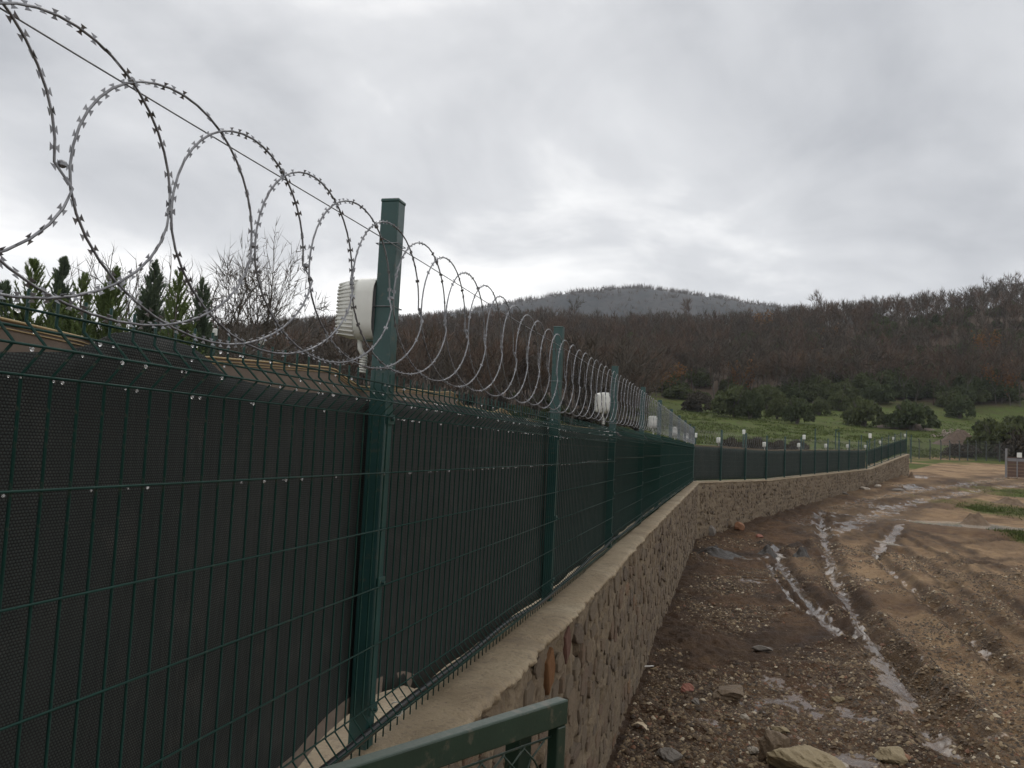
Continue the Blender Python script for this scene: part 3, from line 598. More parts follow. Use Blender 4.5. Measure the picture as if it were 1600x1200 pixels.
# shade net behind the posts
def net(label, a0, a1, step, topf, botf, hem, group, nz=26):
    o = pw(a0, -0.04, 0); n = int((a1 - a0) / step) + 1; A = np.linspace(a0, a1, n); V_ = []; UV = []
    e = empty('shade_net', tuple(o), label, 'shade net', group)
    for a in A:
        t_, b_ = topf(a), botf(a)
        for j in range(nz):
            s = j / (nz - 1); z = b_ + (t_ - b_) * s
            w = 0.024 * (float(fbm(a * 2.4 + z * 0.8, z * 0.9, 51, 3)) - 0.5) + 0.012 * (float(fbm(a * 9 + z * 2.2, z * 2.1, 52, 2)) - 0.5)
            V_.append(pw(a, -0.045 + w, z) - o); UV.append((a, z))
    k = np.arange(n * nz).reshape(n, nz); f = np.stack([k[:-1, :-1], k[1:, :-1], k[1:, 1:], k[:-1, 1:]], -1).reshape(-1, 4)
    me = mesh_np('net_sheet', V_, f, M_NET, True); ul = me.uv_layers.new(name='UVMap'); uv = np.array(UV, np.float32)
    li = np.zeros(len(me.loops), np.int32); me.loops.foreach_get('vertex_index', li); ul.data.foreach_set('uv', uv[li].ravel())
    ob = obj('net_sheet', me, e); ob.modifiers.new('thick', 'SOLIDIFY').thickness = 0.0015
    if hem:                                   # turned-over brown band with three tan cords along its edge
        mb = MB(); q = []
        for a in A:
            zt = hem(a); q.append((a, zt))
        for (a, z), (a2, z2) in zip(q[:-1], q[1:]):
            vsn = [pw(a, -0.075, z - 0.10) - o, pw(a2, -0.075, z2 - 0.10) - o, pw(a2, -0.070, z2) - o, pw(a, -0.070, z) - o, pw(a, -0.078, z - 0.10) - o, pw(a2, -0.078, z2 - 0.10) - o, pw(a2, -0.073, z2) - o, pw(a, -0.073, z) - o]
            mb.add(vsn, [(0, 1, 2, 3), (7, 6, 5, 4), (3, 2, 6, 7), (0, 4, 5, 1)])
        obj('turned_band', mb.mesh('turned_band', M_HEM), e)
        for dz, rr_ in ((0.002, .0026), (-0.006, .0014), (-0.012, .0012)):
            mc = MB(); mc.tube([pw(a, -0.069, z + dz) - o for a, z in q], rr_, 5); obj('selvedge_cord', mc.mesh('selvedge_cord', M_CORD, True), e)
    return e, o
def top1(a):
    k = [(-5.4, 1.05), (-1.7, 1.05), (-1.36, 1.045), (-1.19, 1.062), (-1.15, 1.10), (-1.06, 1.118), (-0.9, 1.114), (-0.82, 1.092), (-0.77, 1.062), (-0.5, 1.055), (-0.07, 1.060), (0.41, 1.075), (0.93, 1.095), (1.7, 1.09), (2.4, 1.075), (2.68, 1.10), (3.6, 1.08), (5, 1.10), (30, 1.10)]
    return float(np.interp(a, *zip(*k))) + 0.010 * (float(vnoise(a * 5, 1, 61)) - 0.5)
def bot1(a):
    k = [(-5.4, .03), (-0.75, .03), (-0.35, .04), (-0.18, .085), (-0.05, .10), (0.05, .105), (0.22, .098), (0.42, .07), (0.56, .02), (1.5, .012), (30, .012)]
    return float(np.interp(a, *zip(*k))) + 0.010 * (float(vnoise(a * 6, 2, 62)) - 0.5)
def hem1(a):
    k = [(-5.4, 1.095), (-1.35, 1.095), (-1.15, 1.088), (-1.05, 1.075), (-0.9, 1.085), (-0.82, 1.10), (-0.2, 1.136), (-0.1, 1.11), (0.0, 1.095), (0.2, 1.118), (0.7, 1.132), (0.9, 1.15), (1.0, 1.10), (1.5, 1.09), (1.66, 1.12), (1.9, 1.09), (30, 1.10)]
    return float(np.interp(a, *zip(*k))) + 0.006 * (float(vnoise(a * 4, 3, 63)) - 0.5)
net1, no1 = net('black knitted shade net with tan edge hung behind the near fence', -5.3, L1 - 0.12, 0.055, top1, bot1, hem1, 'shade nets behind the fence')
mb = MB()
for a in np.arange(-0.5, 0.54, 0.03):         # lighter hem strip along the lifted foot of the net
    z, z2 = bot1(a), bot1(a + 0.03)
    mb.add([pw(a, -0.036, z) - no1, pw(a + .03, -0.036, z2) - no1, pw(a + .03, -0.036, z2 + .05) - no1, pw(a, -0.036, z + .05) - no1, pw(a, -0.038, z) - no1, pw(a + .03, -0.038, z2) - no1, pw(a + .03, -0.038, z2 + .05) - no1, pw(a, -0.038, z + .05) - no1], [(0, 1, 2, 3), (7, 6, 5, 4), (3, 2, 6, 7), (0, 4, 5, 1)])
obj('bottom_hem', mb.mesh('bottom_hem', M_HEM), net1)
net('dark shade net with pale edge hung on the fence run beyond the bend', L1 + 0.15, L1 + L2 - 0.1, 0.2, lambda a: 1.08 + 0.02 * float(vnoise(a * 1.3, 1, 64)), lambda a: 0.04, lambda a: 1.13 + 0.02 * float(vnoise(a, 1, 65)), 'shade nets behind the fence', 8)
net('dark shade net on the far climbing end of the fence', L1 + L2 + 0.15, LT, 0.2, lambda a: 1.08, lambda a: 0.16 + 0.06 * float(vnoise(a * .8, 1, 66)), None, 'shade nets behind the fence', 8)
# black conduit along the foot of the near fence
mc = MB(); co_ = pw(-2, 0.04, 0.09); mc.tube([pw(a, 0.043 + 0.006 * math.sin(a * 3.1), 0.064 + 0.010 * math.sin(a * 1.7) + 0.006 * math.sin(a * 5)) - co_ for a in np.arange(-2.4, L1 - 0.45, 0.1)] + [pw(L1 - 0.40, 0.09, 0.06) - co_, pw(L1 - 0.36, 0.16, 0.05) - co_], 0.0125, 8)
tag(obj('cable_conduit', mc.mesh('cable_conduit', M_BLACK, True), None, tuple(co_)), 'black cable conduit tied along the foot of the near fence', 'conduit')

mc = MB(); mc.tube([np.array([T1[1] * math.cos(t), -T1[0] * math.cos(t), math.sin(t)]) * 0.022 for t in np.linspace(-2.2, 2.6, 12)] , 0.0022, 5)
tag(obj('cable_tie', mc.mesh('cable_tie', M_LAMP, True), None, tuple(pw(0.17, 0.043, 0.072))), 'white cable tie round the black conduit by the nearest post', 'cable tie')

# ------------------------------------------------------------------ razor wire
def coil_profile(a):
    top = float(np.interp(a, [-3, -1.2, -0.5, 0.2, 2.68, 60], [.61, .615, .63, .653, .668, .668])); bot = float(np.interp(a, [-3, -0.9, 0, 2.68, 60], [.17, .172, .205, .213, .213])); k = 0.0
    return (top + bot) / 2 + 0.94, (top - bot) / 2, k
CP = 0.2515; CA = 0.249; CPH = -1.37
def coil_pt(phi):
    i = math.floor(phi / (2 * math.pi)); q = phi / (2 * math.pi) - i                      # one turn: right, top, left, bottom
    g = 0 if q < 0.5 else (q - 0.5) * 2; g = g * g * (3 - 2 * g)
    rj = 0.012 * math.sin(i * 2.3) ; a = CPH + CP * (i + g) + CA * math.cos(phi) * (1 + 0.03 * math.sin(i * 1.7)) + rj
    zc_, h, k = coil_profile(a); s = math.sin(phi)
    z = zc_ + h * s * (1 + 0.02 * math.sin(i * 3.1)); b = 0.060 + 0.007 * (1 if i % 2 else -1) * math.cos(phi / 2)
    return a, b, z
def barb_mesh():
    mb = MB(); o = [(-0.0040, 0), (-0.0030, 0.004), (-0.0078, 0.0085), (0.0078, 0.0085), (0.0030, 0.004), (0.0040, 0)]
    o = o + [(x, -y) for x, y in o[::-1] if y > 0]; n = len(o)
    mb.add([(x, y, 0.0004) for x, y in o] + [(x, y, -0.0004) for x, y in o], [tuple(range(n)), tuple(range(2 * n - 1, n - 1, -1))] + [(i, i + n, (i + 1) % n + n, (i + 1) % n) for i in range(n)])
    return mb
BARB = barb_mesh(); BARB.v = [(x * .86, y * .86, z) for x, y, z in BARB.v]; BARBM = BARB.mesh('barb', M_ZINC)
BQ = (np.array([(-0.0078, 0.0085, 0), (0.0078, 0.0085, 0), (0.0035, 0, 0), (0.0078, -0.0085, 0), (-0.0078, -0.0085, 0), (-0.0035, 0, 0)]), np.array([(0, 1, 2, 5), (5, 2, 3, 4)]))
def clip_ring():
    mb = MB(); mb.box((0, 0, 0), 0.013, 0.011, 0.011); return bevel(mb.mesh('clip', M_ZINC), 0.003, 1)
CLR = clip_ring()
def razor(label, a0, a1, per, near, group):
    o = pw(a0, 0.07, 1.29); r = empty('razor_wire', tuple(o), label, 'razor wire', group)
    i0, i1 = math.ceil((a0 + CA - CPH) / CP), math.floor((a1 - CA - CPH) / CP); ph = np.arange(i0 * 2 * math.pi, i1 * 2 * math.pi, 2 * math.pi / per)
    pts = [pw(*coil_pt(p)) - o for p in ph]; mb = MB(); mb.tube(pts, 0.0024 if near else 0.0026, 5 if near else 3); obj('coil_strand', mb.mesh('coil_strand', M_ZINC, True), r)
    def wire(zf, bf, name):
        m2 = MB(); m2.tube([pw(a, bf(a), zf(a)) - o for a in np.arange(a0, a1, 0.25)] + [pw(a1, bf(a1), zf(a1)) - o], 0.0016, 5); obj(name, m2.mesh(name, M_ZINC, True), r)
    wire(lambda a: float(np.interp(a, [-3, 0, 2.68, 60], [.585, .607, .629, .635])) + 0.925 - 0.006 * math.sin(a * 1.17) ** 2, lambda a: 0.046, 'tension_wire')
    if near:
        P = np.array(pts); arc = np.concatenate([[0], np.cumsum(np.linalg.norm(np.diff(P, axis=0), axis=1))]); s = np.arange(0.01, arc[-1], 0.0268)
        X = np.stack([np.interp(s, arc, P[:, k]) for k in range(3)], -1); X2 = np.stack([np.interp(s + 0.004, arc, P[:, k]) for k in range(3)], -1); Tn = X2 - X; Tn /= np.linalg.norm(Tn, axis=1)[:, None]
        nn_ = np.array([T1[1], -T1[0], 0]); rv, rf, vb = [], [], 0; cnt = 0
        cands = []
        for i in range(len(s)):
            t = Tn[i]; u = np.cross(nn_, t); u /= np.linalg.norm(u); w = np.cross(t, u); an = random.gauss(0.15, 0.55); U = u * math.cos(an) + w * math.sin(an); Wd = np.cross(t, U)
            wp = X[i] + o; d = np.array([wp[0], wp[1], wp[2] - EYE]); c = d @ fw; inview = c > 0.3 and abs(d @ rt) / c < 0.64 and abs(d @ up) / c < 0.49
            cands.append((c if inview else 99, i, t, U, Wd))
        cands.sort(key=lambda q: q[0])
        for j, (c, i, t, U, Wd) in enumerate(cands):
            if j < 298:
                b = obj('barb', BARBM, r); b.matrix_local = Matrix(((t[0], U[0], Wd[0], X[i][0]), (t[1], U[1], Wd[1], X[i][1]), (t[2], U[2], Wd[2], X[i][2]), (0, 0, 0, 1)))
            else:
                sc_ = float(np.interp((wp[:2] - A0) @ T1, [3, 12], [0.95, 0.7])); rv.append(sc_ * BQ[0][:, :1] * t + sc_ * BQ[0][:, 1:2] * U + X[i]); rf.append(BQ[1] + vb); vb += 6
        obj('barbs_beyond', mesh_np('barbs_beyond', np.concatenate(rv), np.concatenate(rf), M_ZINC), r, kind='stuff')
        for i in range(i0, i1 - 2):
            p = pw(*coil_pt(i * 2 * math.pi + 1e-4)) - o; q = pw(*coil_pt((i + 2) * 2 * math.pi + math.pi - 1e-4)) - o
            c = obj('clip', CLR, r, tuple((p + q) / 2)); c.rotation_euler = (0, 0, math.atan2(T1[1], T1[0]))
            if i % 2 == 0:
                c = obj('clip', CLR, r, tuple(pw(*coil_pt(i * 2 * math.pi + 1.04)) - o)); c.rotation_euler = (0, 0.7, math.atan2(T1[1], T1[0]))
        for a in posts1[1:-1]:                # ties round the posts
            for z in (0.61, 0.41, 0.215):
                m3 = MB(); m3.tube([pw(a + x, y, z + 0.94) - o for x, y in ((-.034, -.036), (-.034, .036), (.034, .036), (.034, -.036), (-.034, -.036))], 0.0017, 4); obj('tie_wire', m3.mesh('tie_wire', M_ZINC), r)
    return r
razor('coiled razor wire on top of the near fence beside the camera', -2.6, L1 + 0.1, 40, True, 'razor wire along the fence tops')
razor('razor wire coil along the fence run beyond the bend', L1 + 0.1, L1 + L2, 20, False, 'razor wire along the fence tops')
razor('razor wire coil on the far climbing end of the fence', L1 + L2 + 0.1, LT, 20, False, 'razor wire along the fence tops')

# ------------------------------------------------------------------ flood lights on the posts
def stadium(w, h, n=8):
    r = w / 2; return [(r * math.cos(t), (h / 2 - r) + r * math.sin(t)) for t in np.linspace(0, math.pi, n)] + [(r * math.cos(t), -(h / 2 - r) + r * math.sin(t)) for t in np.linspace(math.pi, 2 * math.pi, n)]
LW, LH = 0.105, 0.20
def ring(x, s, sh=None): return [(x, p * s, q * (sh or s)) for p, q in stadium(LW, LH)]
def loft(rings, cap0=True, cap1=True):
    mb = MB(); n = len(rings[0]); f = [(i * n + k, i * n + (k + 1) % n, (i + 1) * n + (k + 1) % n, (i + 1) * n + k) for i in range(len(rings) - 1) for k in range(n)]
    if cap0: f.append(tuple(range(n - 1, -1, -1)))
    if cap1: f.append(tuple((len(rings) - 1) * n + k for k in range(n)))
    mb.add([p for r in rings for p in r], f); return mb
SHELL = loft([ring(0.036, .88), ring(0.046, .93), ring(0.050, .985), ring(0.048, 1.0), ring(0.0, 1.0), ring(-0.012, .99)], False, True).mesh('shell', M_LAMP, True)
BACK = loft([ring(-0.072, .62, .76), ring(-0.064, .78, .88), ring(-0.046, .88, .94), ring(-0.0125, .95, .97)]).mesh('rear_cover', M_LAMP, True)
LENS = loft([ring(0.030, .86), ring(0.0355, .877)]).mesh('lens', M_BLACK, False)
def fin(i, n=15):
    z = -0.088 + 0.176 * i / (n - 1); hw = LW / 2 * (1.0 if abs(z) < 0.045 else max(0.25, math.sqrt(max(0, 1 - ((abs(z) - 0.047) / 0.053) ** 2))))
    mb = MB(); mb.add([(-0.013, -hw, z - .0022), (-0.013, hw, z - .0022), (-0.070, hw * .86, z * .9 - .004), (-0.080, hw * .5, z * .9 - .004), (-0.080, -hw * .5, z * .9 - .004), (-0.070, -hw * .86, z * .9 - .004),
            (-0.013, -hw, z + .0022), (-0.013, hw, z + .0022), (-0.070, hw * .86, z * .9), (-0.080, hw * .5, z * .9), (-0.080, -hw * .5, z * .9), (-0.070, -hw * .86, z * .9)],
           [(5, 4, 3, 2, 1, 0), (6, 7, 8, 9, 10, 11)] + [(k, (k + 1) % 6, (k + 1) % 6 + 6, k + 6) for k in range(6)])
    return mb.mesh('cooling_fin', M_LAMP)
FINS = [fin(i) for i in range(15)]
mb = MB(); mb.tube([(-0.005, 0, -0.095), (-0.002, 0, -0.125), (0.012, 0, -0.15)], 0.008, 8); mb.tube([(0.012, 0, -0.15), (0.014, 0.0, -0.175)], 0.006, 6)
for k in range(7): mb.tube([(0.012 + 0.011 * math.cos(t), 0.011 * math.sin(t), -0.145 - 0.008 * k - 0.008 * t / 6.3) for t in np.linspace(0, 6.28, 9)], 0.003, 5)
CABLE = mb.mesh('lead_coil', M_LAMP, True)
mb = MB(); mb.box((0.05, 0, -0.10), 0.06, 0.025, 0.006); mb.box((0.078, 0, -0.08), 0.006, 0.03, 0.05); BRK = bevel(mb.mesh('bracket', M_POST), 0.001, 1)
def lamp_proto():
    e = empty('floodlight', (0, 0, 0), 'x', 'floodlight', 'floodlights behind the fence posts')
    for nm, me in (('shell', SHELL), ('rear_cover', BACK), ('lens', LENS), ('lead_coil', CABLE), ('bracket', BRK)): obj(nm, me, e)
    for me in FINS: obj('cooling_fin', me, e)
    return e
def copy_tree(o, parent=None):
    c = o.copy(); COL.objects.link(c)
    if parent: c.parent = parent
    for ch in list(o.children): copy_tree(ch, c)
    return c
LAMPA = [0, 5.36, 10.72, 16.08, 21.44] + [posts2[i] for i in (0, 2, 4, 6, 8, 10)] + [posts3[1], posts3[3], posts3[5]]
LABS = ['large grey white ribbed floodlight behind the nearest tall post', 'white floodlight behind the third post, second nearest of the row', 'white floodlight behind the fifth post of the near run', 'white floodlight near the far end of the straight fence', 'small white floodlight at the last post before the bend',
        'first white floodlight after the bend', 'second white floodlight after the bend', 'third white floodlight after the bend', 'fourth white floodlight after the bend', 'fifth white floodlight after the bend', 'sixth white floodlight after the bend, where the fence starts to climb',
        'white floodlight lowest on the climbing end of the fence', 'white floodlight in the middle of the climbing end', 'white floodlight at the very end of the fence']
proto = lamp_proto()
for i, (a, lb) in enumerate(zip(LAMPA, LABS)):
    e = proto if i == 0 else copy_tree(proto); P, T = pbase(a - 1e-3); e.location = tuple(pw(a, -0.084 if i == 0 else -0.098, 1.345) - np.array([*(T * (0.0 if i else -0.004)), 0])); e['label'] = lb
    e.rotation_euler = (0, 0, math.atan2(-T[0], T[1]) + (0.06 if i == 0 else 0.45))

# ------------------------------------------------------------------ gate in the foreground
G1 = at_z(880, 1090, -0.45); G0 = at_z(520, 1200, -0.45); gd = (G1 - G0) / np.linalg.norm(G1 - G0); gn = np.array([gd[1], -gd[0], 0]); GA = [gd, gn, (0, 0, 1)]
Gl = 0.98; gate = empty('mesh_gate', (G1[0], G1[1], float(gz(G1[0], G1[1])[0]) + EYE), 'green tube framed gate with chain link infill in the foreground', 'gate'); go = np.array(gate.location)
def gpt(s, n, z): return G1 - gd * s + gn * n + np.array([0, 0, EYE + z]) - go
def gbar(name, s0, s1, n, z0, z1, th):
    mb = MB(); mb.box((gpt(s0, n, z0) + gpt(s1, n, z1)) / 2 - np.array([0, 0, 0]), abs(s1 - s0), th, abs(z1 - z0), GA); return obj(name, bevel(mb.mesh(name, M_GATE), 0.003, 2), gate)
gbot = go[2] - EYE + 0.08 - 0 
zt = 0.0
gbar('top_rail', 0.0, Gl, 0, zt - 0.044, zt, 0.026); gb = (go[2] - EYE) + 0.45 + 0.06
gbar('stile', 0.002, 0.026, 0, gb, zt - 0.0445, 0.024); gbar('stile', Gl - 0.04, Gl, 0, gb, zt - 0.0445, 0.040); gbar('bottom_rail', 0.0265, Gl - 0.0405, 0, gb, gb + 0.04, 0.036)
gbar('inner_bar', 0.048, 0.082, -0.045, gb + 0.05, zt - 0.046, 0.034)
mb = MB(); cell = 0.052
for k in range(-40, 40):
    for sg in (1, -1):
        s0 = k * cell; pts = []
        for j in range(60):
            s = s0 + sg * j * cell / 2; z = zt - 0.062 - j * cell * 0.55
            if 0.03 < s < Gl - 0.05 and z > gb + 0.03: pts.append(gpt(s, 0.004 * (1 if (j + (sg > 0)) % 2 else -1), z))
        if len(pts) > 1: mb.tube(pts, 0.0018, 5)
obj('chain_link', mb.mesh('chain_link', M_GATE, True), gate, kind='stuff')
mb = MB(); mb.tube([gpt(0.028, 0, zt - 0.062), gpt(Gl - .045, 0, zt - 0.062)], 0.002, 6); mb.tube([gpt(0.028, 0, zt - 0.15), gpt(Gl - .045, 0, zt - 0.15)], 0.002, 6); obj('line_wire', mb.mesh('line_wire', M_GATE, True), gate)

# ------------------------------------------------------------------ rocks and litter on the road
def rock_mesh(name, seed, mat, sub=3, jag=0.45, sq=(1, 1, 0.6)):
    bm = bmesh.new(); bmesh.ops.create_icosphere(bm, subdivisions=sub, radius=1.0); rg = np.random.default_rng(seed)
    cuts = [(lambda v: (v / np.linalg.norm(v)))(rg.normal(size=3)) for _ in range(11)]; ds = rg.uniform(0.55, 0.9, 11)
    for v in bm.verts:
        p = np.array(v.co)
        for c, d in zip(cuts, ds):
            k = p @ c
            if k > d: p = p - c * (k - d) * 0.93
        q = p * 2.3 + seed; p = p * (1 + 0.10 * (float(fbm(p[0] * 9 + p[2] * 5, p[1] * 9 - p[2] * 7, seed % 89, 3)) - 0.5)); p = p * (1 + jag * (float(fbm(q[0] + q[2], q[1] - q[2] * 0.7, seed % 97, 3)) - 0.5)); v.co = p * np.array(sq)
    me = bpy.data.meshes.new(name); bm.to_mesh(me); bm.free(); me.materials.append(mat)
    return me
M_RT = m_rock('tan_rock', (0.24, 0.18, 0.10), (0.36, 0.29, 0.17)); M_RG = m_rock('grey_rock', (0.14, 0.12, 0.10), (0.24, 0.21, 0.18))
M_RB = m_rock('brown_rock', (0.13, 0.09, 0.055), (0.21, 0.15, 0.095)); M_RO = m_rock('orange_rock', (0.22, 0.10, 0.05), (0.32, 0.16, 0.085)); M_RP = m_rock('pale_rock', (0.36, 0.31, 0.25), (0.50, 0.44, 0.36)); M_RR = m_rock('brick_red', (0.26, 0.10, 0.07), (0.36, 0.16, 0.11))
ROCKS = [  # pixel centre x, y of the base, width and height in pixels, material, label
    (1250, 1206, 92, 46, M_RT, 'big yellowish rock at the near edge of the mud road'),
    (1212, 1188, 46, 50, M_RB, 'dark brown rock against the big yellowish one'),
    (1395, 1184, 46, 20, M_RT, 'flat tan stone in the wet near corner of the road'),
    (1413, 1186, 22, 12, M_RO, 'small orange stone touching the flat tan one'),
    (1310, 1083, 17, 11, M_RT, 'lone tan stone on the dark gravel by the shallow puddle'),
    (1306, 1197, 40, 16, M_RP, 'pale angular stone beside the big yellowish rock'),
    (1073, 1082, 17, 13, M_RR, 'brick red fragment lying in dark mud'),
    (1140, 1086, 44, 22, M_RB, 'dark tilted slab sticking out of the mud'),
    (1190, 1013, 32, 9, M_RG, 'flat grey slab in the middle of the dark gravel'),
    (1163, 1123, 12, 10, M_RP, 'small cream pebble with a round top in the gravel'),
    (1086, 1105, 14, 9, M_RG, 'grey pebble just below the brick red fragment'),
    (1220, 1140, 24, 10, M_RT, 'tan chip half sunk in the gravel'),
    (1176, 1174, 18, 12, M_RP, 'cream chip left of the big yellowish rock'),
    (1048, 1186, 36, 18, M_RG, 'grey brown stone near the foot of the wall'),
    (1108, 838, 20, 22, M_RG, 'rounded grey rock at the wall foot by the bend'),
    (1134, 827, 24, 17, M_RB, 'flat topped brown rock at the wall foot by the bend'),
    (1155, 831, 15, 14, M_RO, 'orange rock at the wall foot by the bend'),
    (1186, 841, 10, 6, M_RR, 'small reddish stone out from the bend of the wall'),
    (1092, 842, 12, 8, M_RG, 'grey stone tucked in the corner of the wall'),
    (1352, 768, 14, 6, M_RP, 'pale stone lying along the far wall foot'), (1372, 764, 10, 5, M_RP, 'small pale stone farther along the wall foot'), (1318, 775, 14, 5, M_RG, 'flat grey stone along the far wall foot'),
    (1403, 767, 20, 6, M_RG, 'long grey stone by the road near the wall end'), (1276, 635, 12, 10, M_RG, 'dark boulder in the grass below the shrubs'), (1292, 642, 14, 8, M_RB, 'brown boulder in the grass field'), (1112, 637, 12, 10, M_RG, 'grey boulder at the left edge of the grass field'),
]
for i, (x, y, w, h, m, lb) in enumerate(ROCKS):
    p = px_ground(x, y - 2); D = float(p @ fw); sx = w / F * D / 2 / 0.8; sz = h / F * D / 2 / 0.55
    o = tag(obj('rock', rock_mesh('rock', 31 + i * 7, m, (5 if w > 60 else 4) if D < 12 else 2), None, (p[0], p[1], float(gz(p[0], p[1])[0]) + EYE + sz * 0.30)), lb, 'rock', 'stones lying on the ground')
    o.scale = (sx, sx * random.uniform(0.6, 0.9), sz * 1.15); o.rotation_euler = (random.uniform(-.2, .2), random.uniform(-.2, .2), random.uniform(-.5, .5))
def scrap(x, y, pts, mat, label, cat, name):
    p = px_ground(x, y); mb = MB(); z = float(gz(p[0], p[1])[0]) + EYE + 0.012; n = len(pts)
    top = [(a, b, 0.010 + c) for a, b, c in pts]; bot = [(a, b, 0.007 + c) for a, b, c in pts]
    mb.add(top + bot, [tuple(range(n)), tuple(range(2 * n - 1, n - 1, -1))] + [(k, k + n, (k + 1) % n + n, (k + 1) % n) for k in range(n)])
    tag(obj(name, mb.mesh(name, mat), None, (p[0], p[1], z)), label, cat)
M_PALE = m_simple('pale_scrap', (0.42, 0.33, 0.22), (0.55, 0.45, 0.31), 30, 0.6); M_WHITE = m_simple('white_scrap', (0.50, 0.47, 0.44), (0.62, 0.6, 0.56), 30, 0.5); M_GREENP = m_simple('green_plastic', (0.02, 0.16, 0.10), (0.03, 0.22, 0.14), 30, 0.35)
scrap(1000, 1134, [(-.065, .03, .01), (-.02, .05, .03), (.03, .04, .035), (.06, -.01, .02), (.05, -.07, .0), (.02, -.03, .025), (-.02, .01, .03)], M_PALE, 'curled tan leaf of bark lying in the mud by the wall', 'leaf', 'curled_leaf')
scrap(1010, 1041, [(-.09, -.01, 0), (-.03, .015, .012), (.03, .0, .02), (.08, .035, .015), (.09, .015, .012), (.03, -.025, .015), (-.04, -.02, .006)], M_WHITE, 'crumpled white scrap at the foot of the wall', 'litter', 'paper_scrap')
scrap(1243, 1166, [(-.014, -.01, .01), (-.004, .014, .014), (.014, .008, .012), (.010, -.012, .008)], M_GREENP, 'tiny green plastic chip on the near mud', 'litter', 'plastic_chip')
# gravel: thousands of chips strewn over the near road
GV = np.array([(1, .1, -.3), (-.3, .9, -.3), (-.9, -.3, -.3), (.2, -1, -.3), (.15, .1, .8), (-.35, -.2, .7)], float); GF = np.array([(0, 1, 4), (1, 5, 4), (1, 2, 5), (2, 3, 5), (3, 4, 5), (3, 0, 4)])
NG = 190000; rg = np.random.default_rng(5)
dd = 3.8 + 24 * rg.random(NG) ** 1.7; az = np.radians(rg.uniform(5, 36, NG)); gx, gy = np.sin(az) * dd, np.cos(az) * dd
dens = fbm(gx * 0.9, gy * 0.9, 71, 3) + 0.25 * np.clip((8.5 - gy) / 6, -0.6, 1); keep = (side_of_wall(gx, gy) > FACE + 0.04) & (dens > 0.25 + 0.28 * rg.random(NG))
_, wt_, _ = ground_detail(gx, gy); keep &= wt_ < 0.6; gx, gy = gx[keep], gy[keep]; n = len(gx); gzv = gz(gx, gy) + EYE
r = 0.004 + 0.024 * rg.random(n) ** 4 + 0.0007 * np.hypot(gx, gy); ang = rg.uniform(0, 6.28, n)
J = GV[None] * (0.75 + 0.5 * rg.random((n, 6, 1))) * np.stack([r * rg.uniform(.8, 1.5, n), r, r * rg.uniform(.45, .8, n)], -1)[:, None]
c, s = np.cos(ang)[:, None], np.sin(ang)[:, None]; Vv = np.stack([J[..., 0] * c - J[..., 1] * s + gx[:, None], J[..., 0] * s + J[..., 1] * c + gy[:, None], J[..., 2] + gzv[:, None]], -1)
me = mesh_np('gravel', Vv.reshape(-1, 3), (GF[None] + (np.arange(n) * 6)[:, None, None]).reshape(-1, 3), M_GRAV)
pal = np.array([(0.070, 0.046, 0.028), (0.105, 0.071, 0.042), (0.155, 0.108, 0.062), (0.25, 0.185, 0.11), (0.045, 0.032, 0.021), (0.42, 0.35, 0.25), (0.16, 0.078, 0.044)]); ci = rg.choice(7, n, p=[.28, .24, .17, .09, .14, .03, .05])
at = me.color_attributes.new('tint', 'FLOAT_COLOR', 'POINT'); at.data.foreach_set('color', np.repeat(np.concatenate([pal[ci], np.ones((n, 1))], 1), 6, 0).astype(np.float32).ravel())
tag(obj('gravel', me), kind='stuff')

# ------------------------------------------------------------------ earth mounds
def mound(x, y, wpx, hpx, mat, label, seed, flat=0.8):
    p = px_ground(x, y); D = float(p @ fw); rx = wpx / F * D / 2; h = hpx / F * D; n, m = 48, 16; V_ = []; 
    Q, TT = np.meshgrid(np.arange(m + 1) / m, np.linspace(0, 2 * math.pi, n, endpoint=False), indexing='ij'); ex = 1 + 0.6 * (fbm(np.cos(TT) * 1.7 + seed, np.sin(TT) * 1.7, seed, 3) - 0.5)
    a, b = np.cos(TT) * rx * Q * ex, np.sin(TT) * rx * flat * Q * ex; z = gz((p[0] + a).ravel(), (p[1] + b).ravel()).reshape(a.shape) - gz(p[0], p[1])[0]
    z = z + h * (np.exp(-2.6 * Q * Q) - 0.08) * (0.5 + 1.0 * fbm(a * 3.2 / max(rx, .3) + seed, b * 3.2 / max(rx, .3), seed + 3, 5)) + (fbm(a * 9, b * 9, seed, 3) - .5) * h * 0.35 * (1 - Q) - 0.02
    V_ = np.stack([a, b, z], -1).reshape(-1, 3)
    k = np.arange((m + 1) * n).reshape(m + 1, n); k2 = np.roll(k, -1, 1); f = np.stack([k[:-1], k[1:], k2[1:], k2[:-1]], -1).reshape(-1, 4)
    return tag(obj('earth_mound', mesh_np('earth_mound', V_, f, mat, True), None, (p[0], p[1], float(gz(p[0], p[1])[0]) + EYE)), label, 'earth mound', 'heaps of earth')
M_SOIL = m_simple('dug_soil', (0.075, 0.048, 0.03), (0.20, 0.14, 0.09), 3.5, 0.9, 1.0, 0.08); M_RSOIL = m_simple('reddish_soil', (0.065, 0.044, 0.032), (0.135, 0.095, 0.07), 2.2, 0.9, 1.0, 0.15); M_DSOIL = m_simple('black_mud', (0.018, 0.015, 0.013), (0.05, 0.04, 0.032), 6, 0.55, 1.0, 0.05)
mound(1522, 817, 62, 24, M_SOIL, 'small brown heap of earth rising from the pale puddle', 3)
mound(1500, 696, 80, 26, M_RSOIL, 'large reddish heap of earth and rubble behind the far fence', 5)
mound(1412, 668, 95, 14, M_RSOIL, 'low grassy brown bank in the field above the wall end', 8)
mound(1580, 789, 60, 12, M_SOIL, 'flat brown heap among the grass right of the road', 12)
mound(1201, 868, 40, 14, M_DSOIL, 'black mud hump left of the water filled rut', 14)
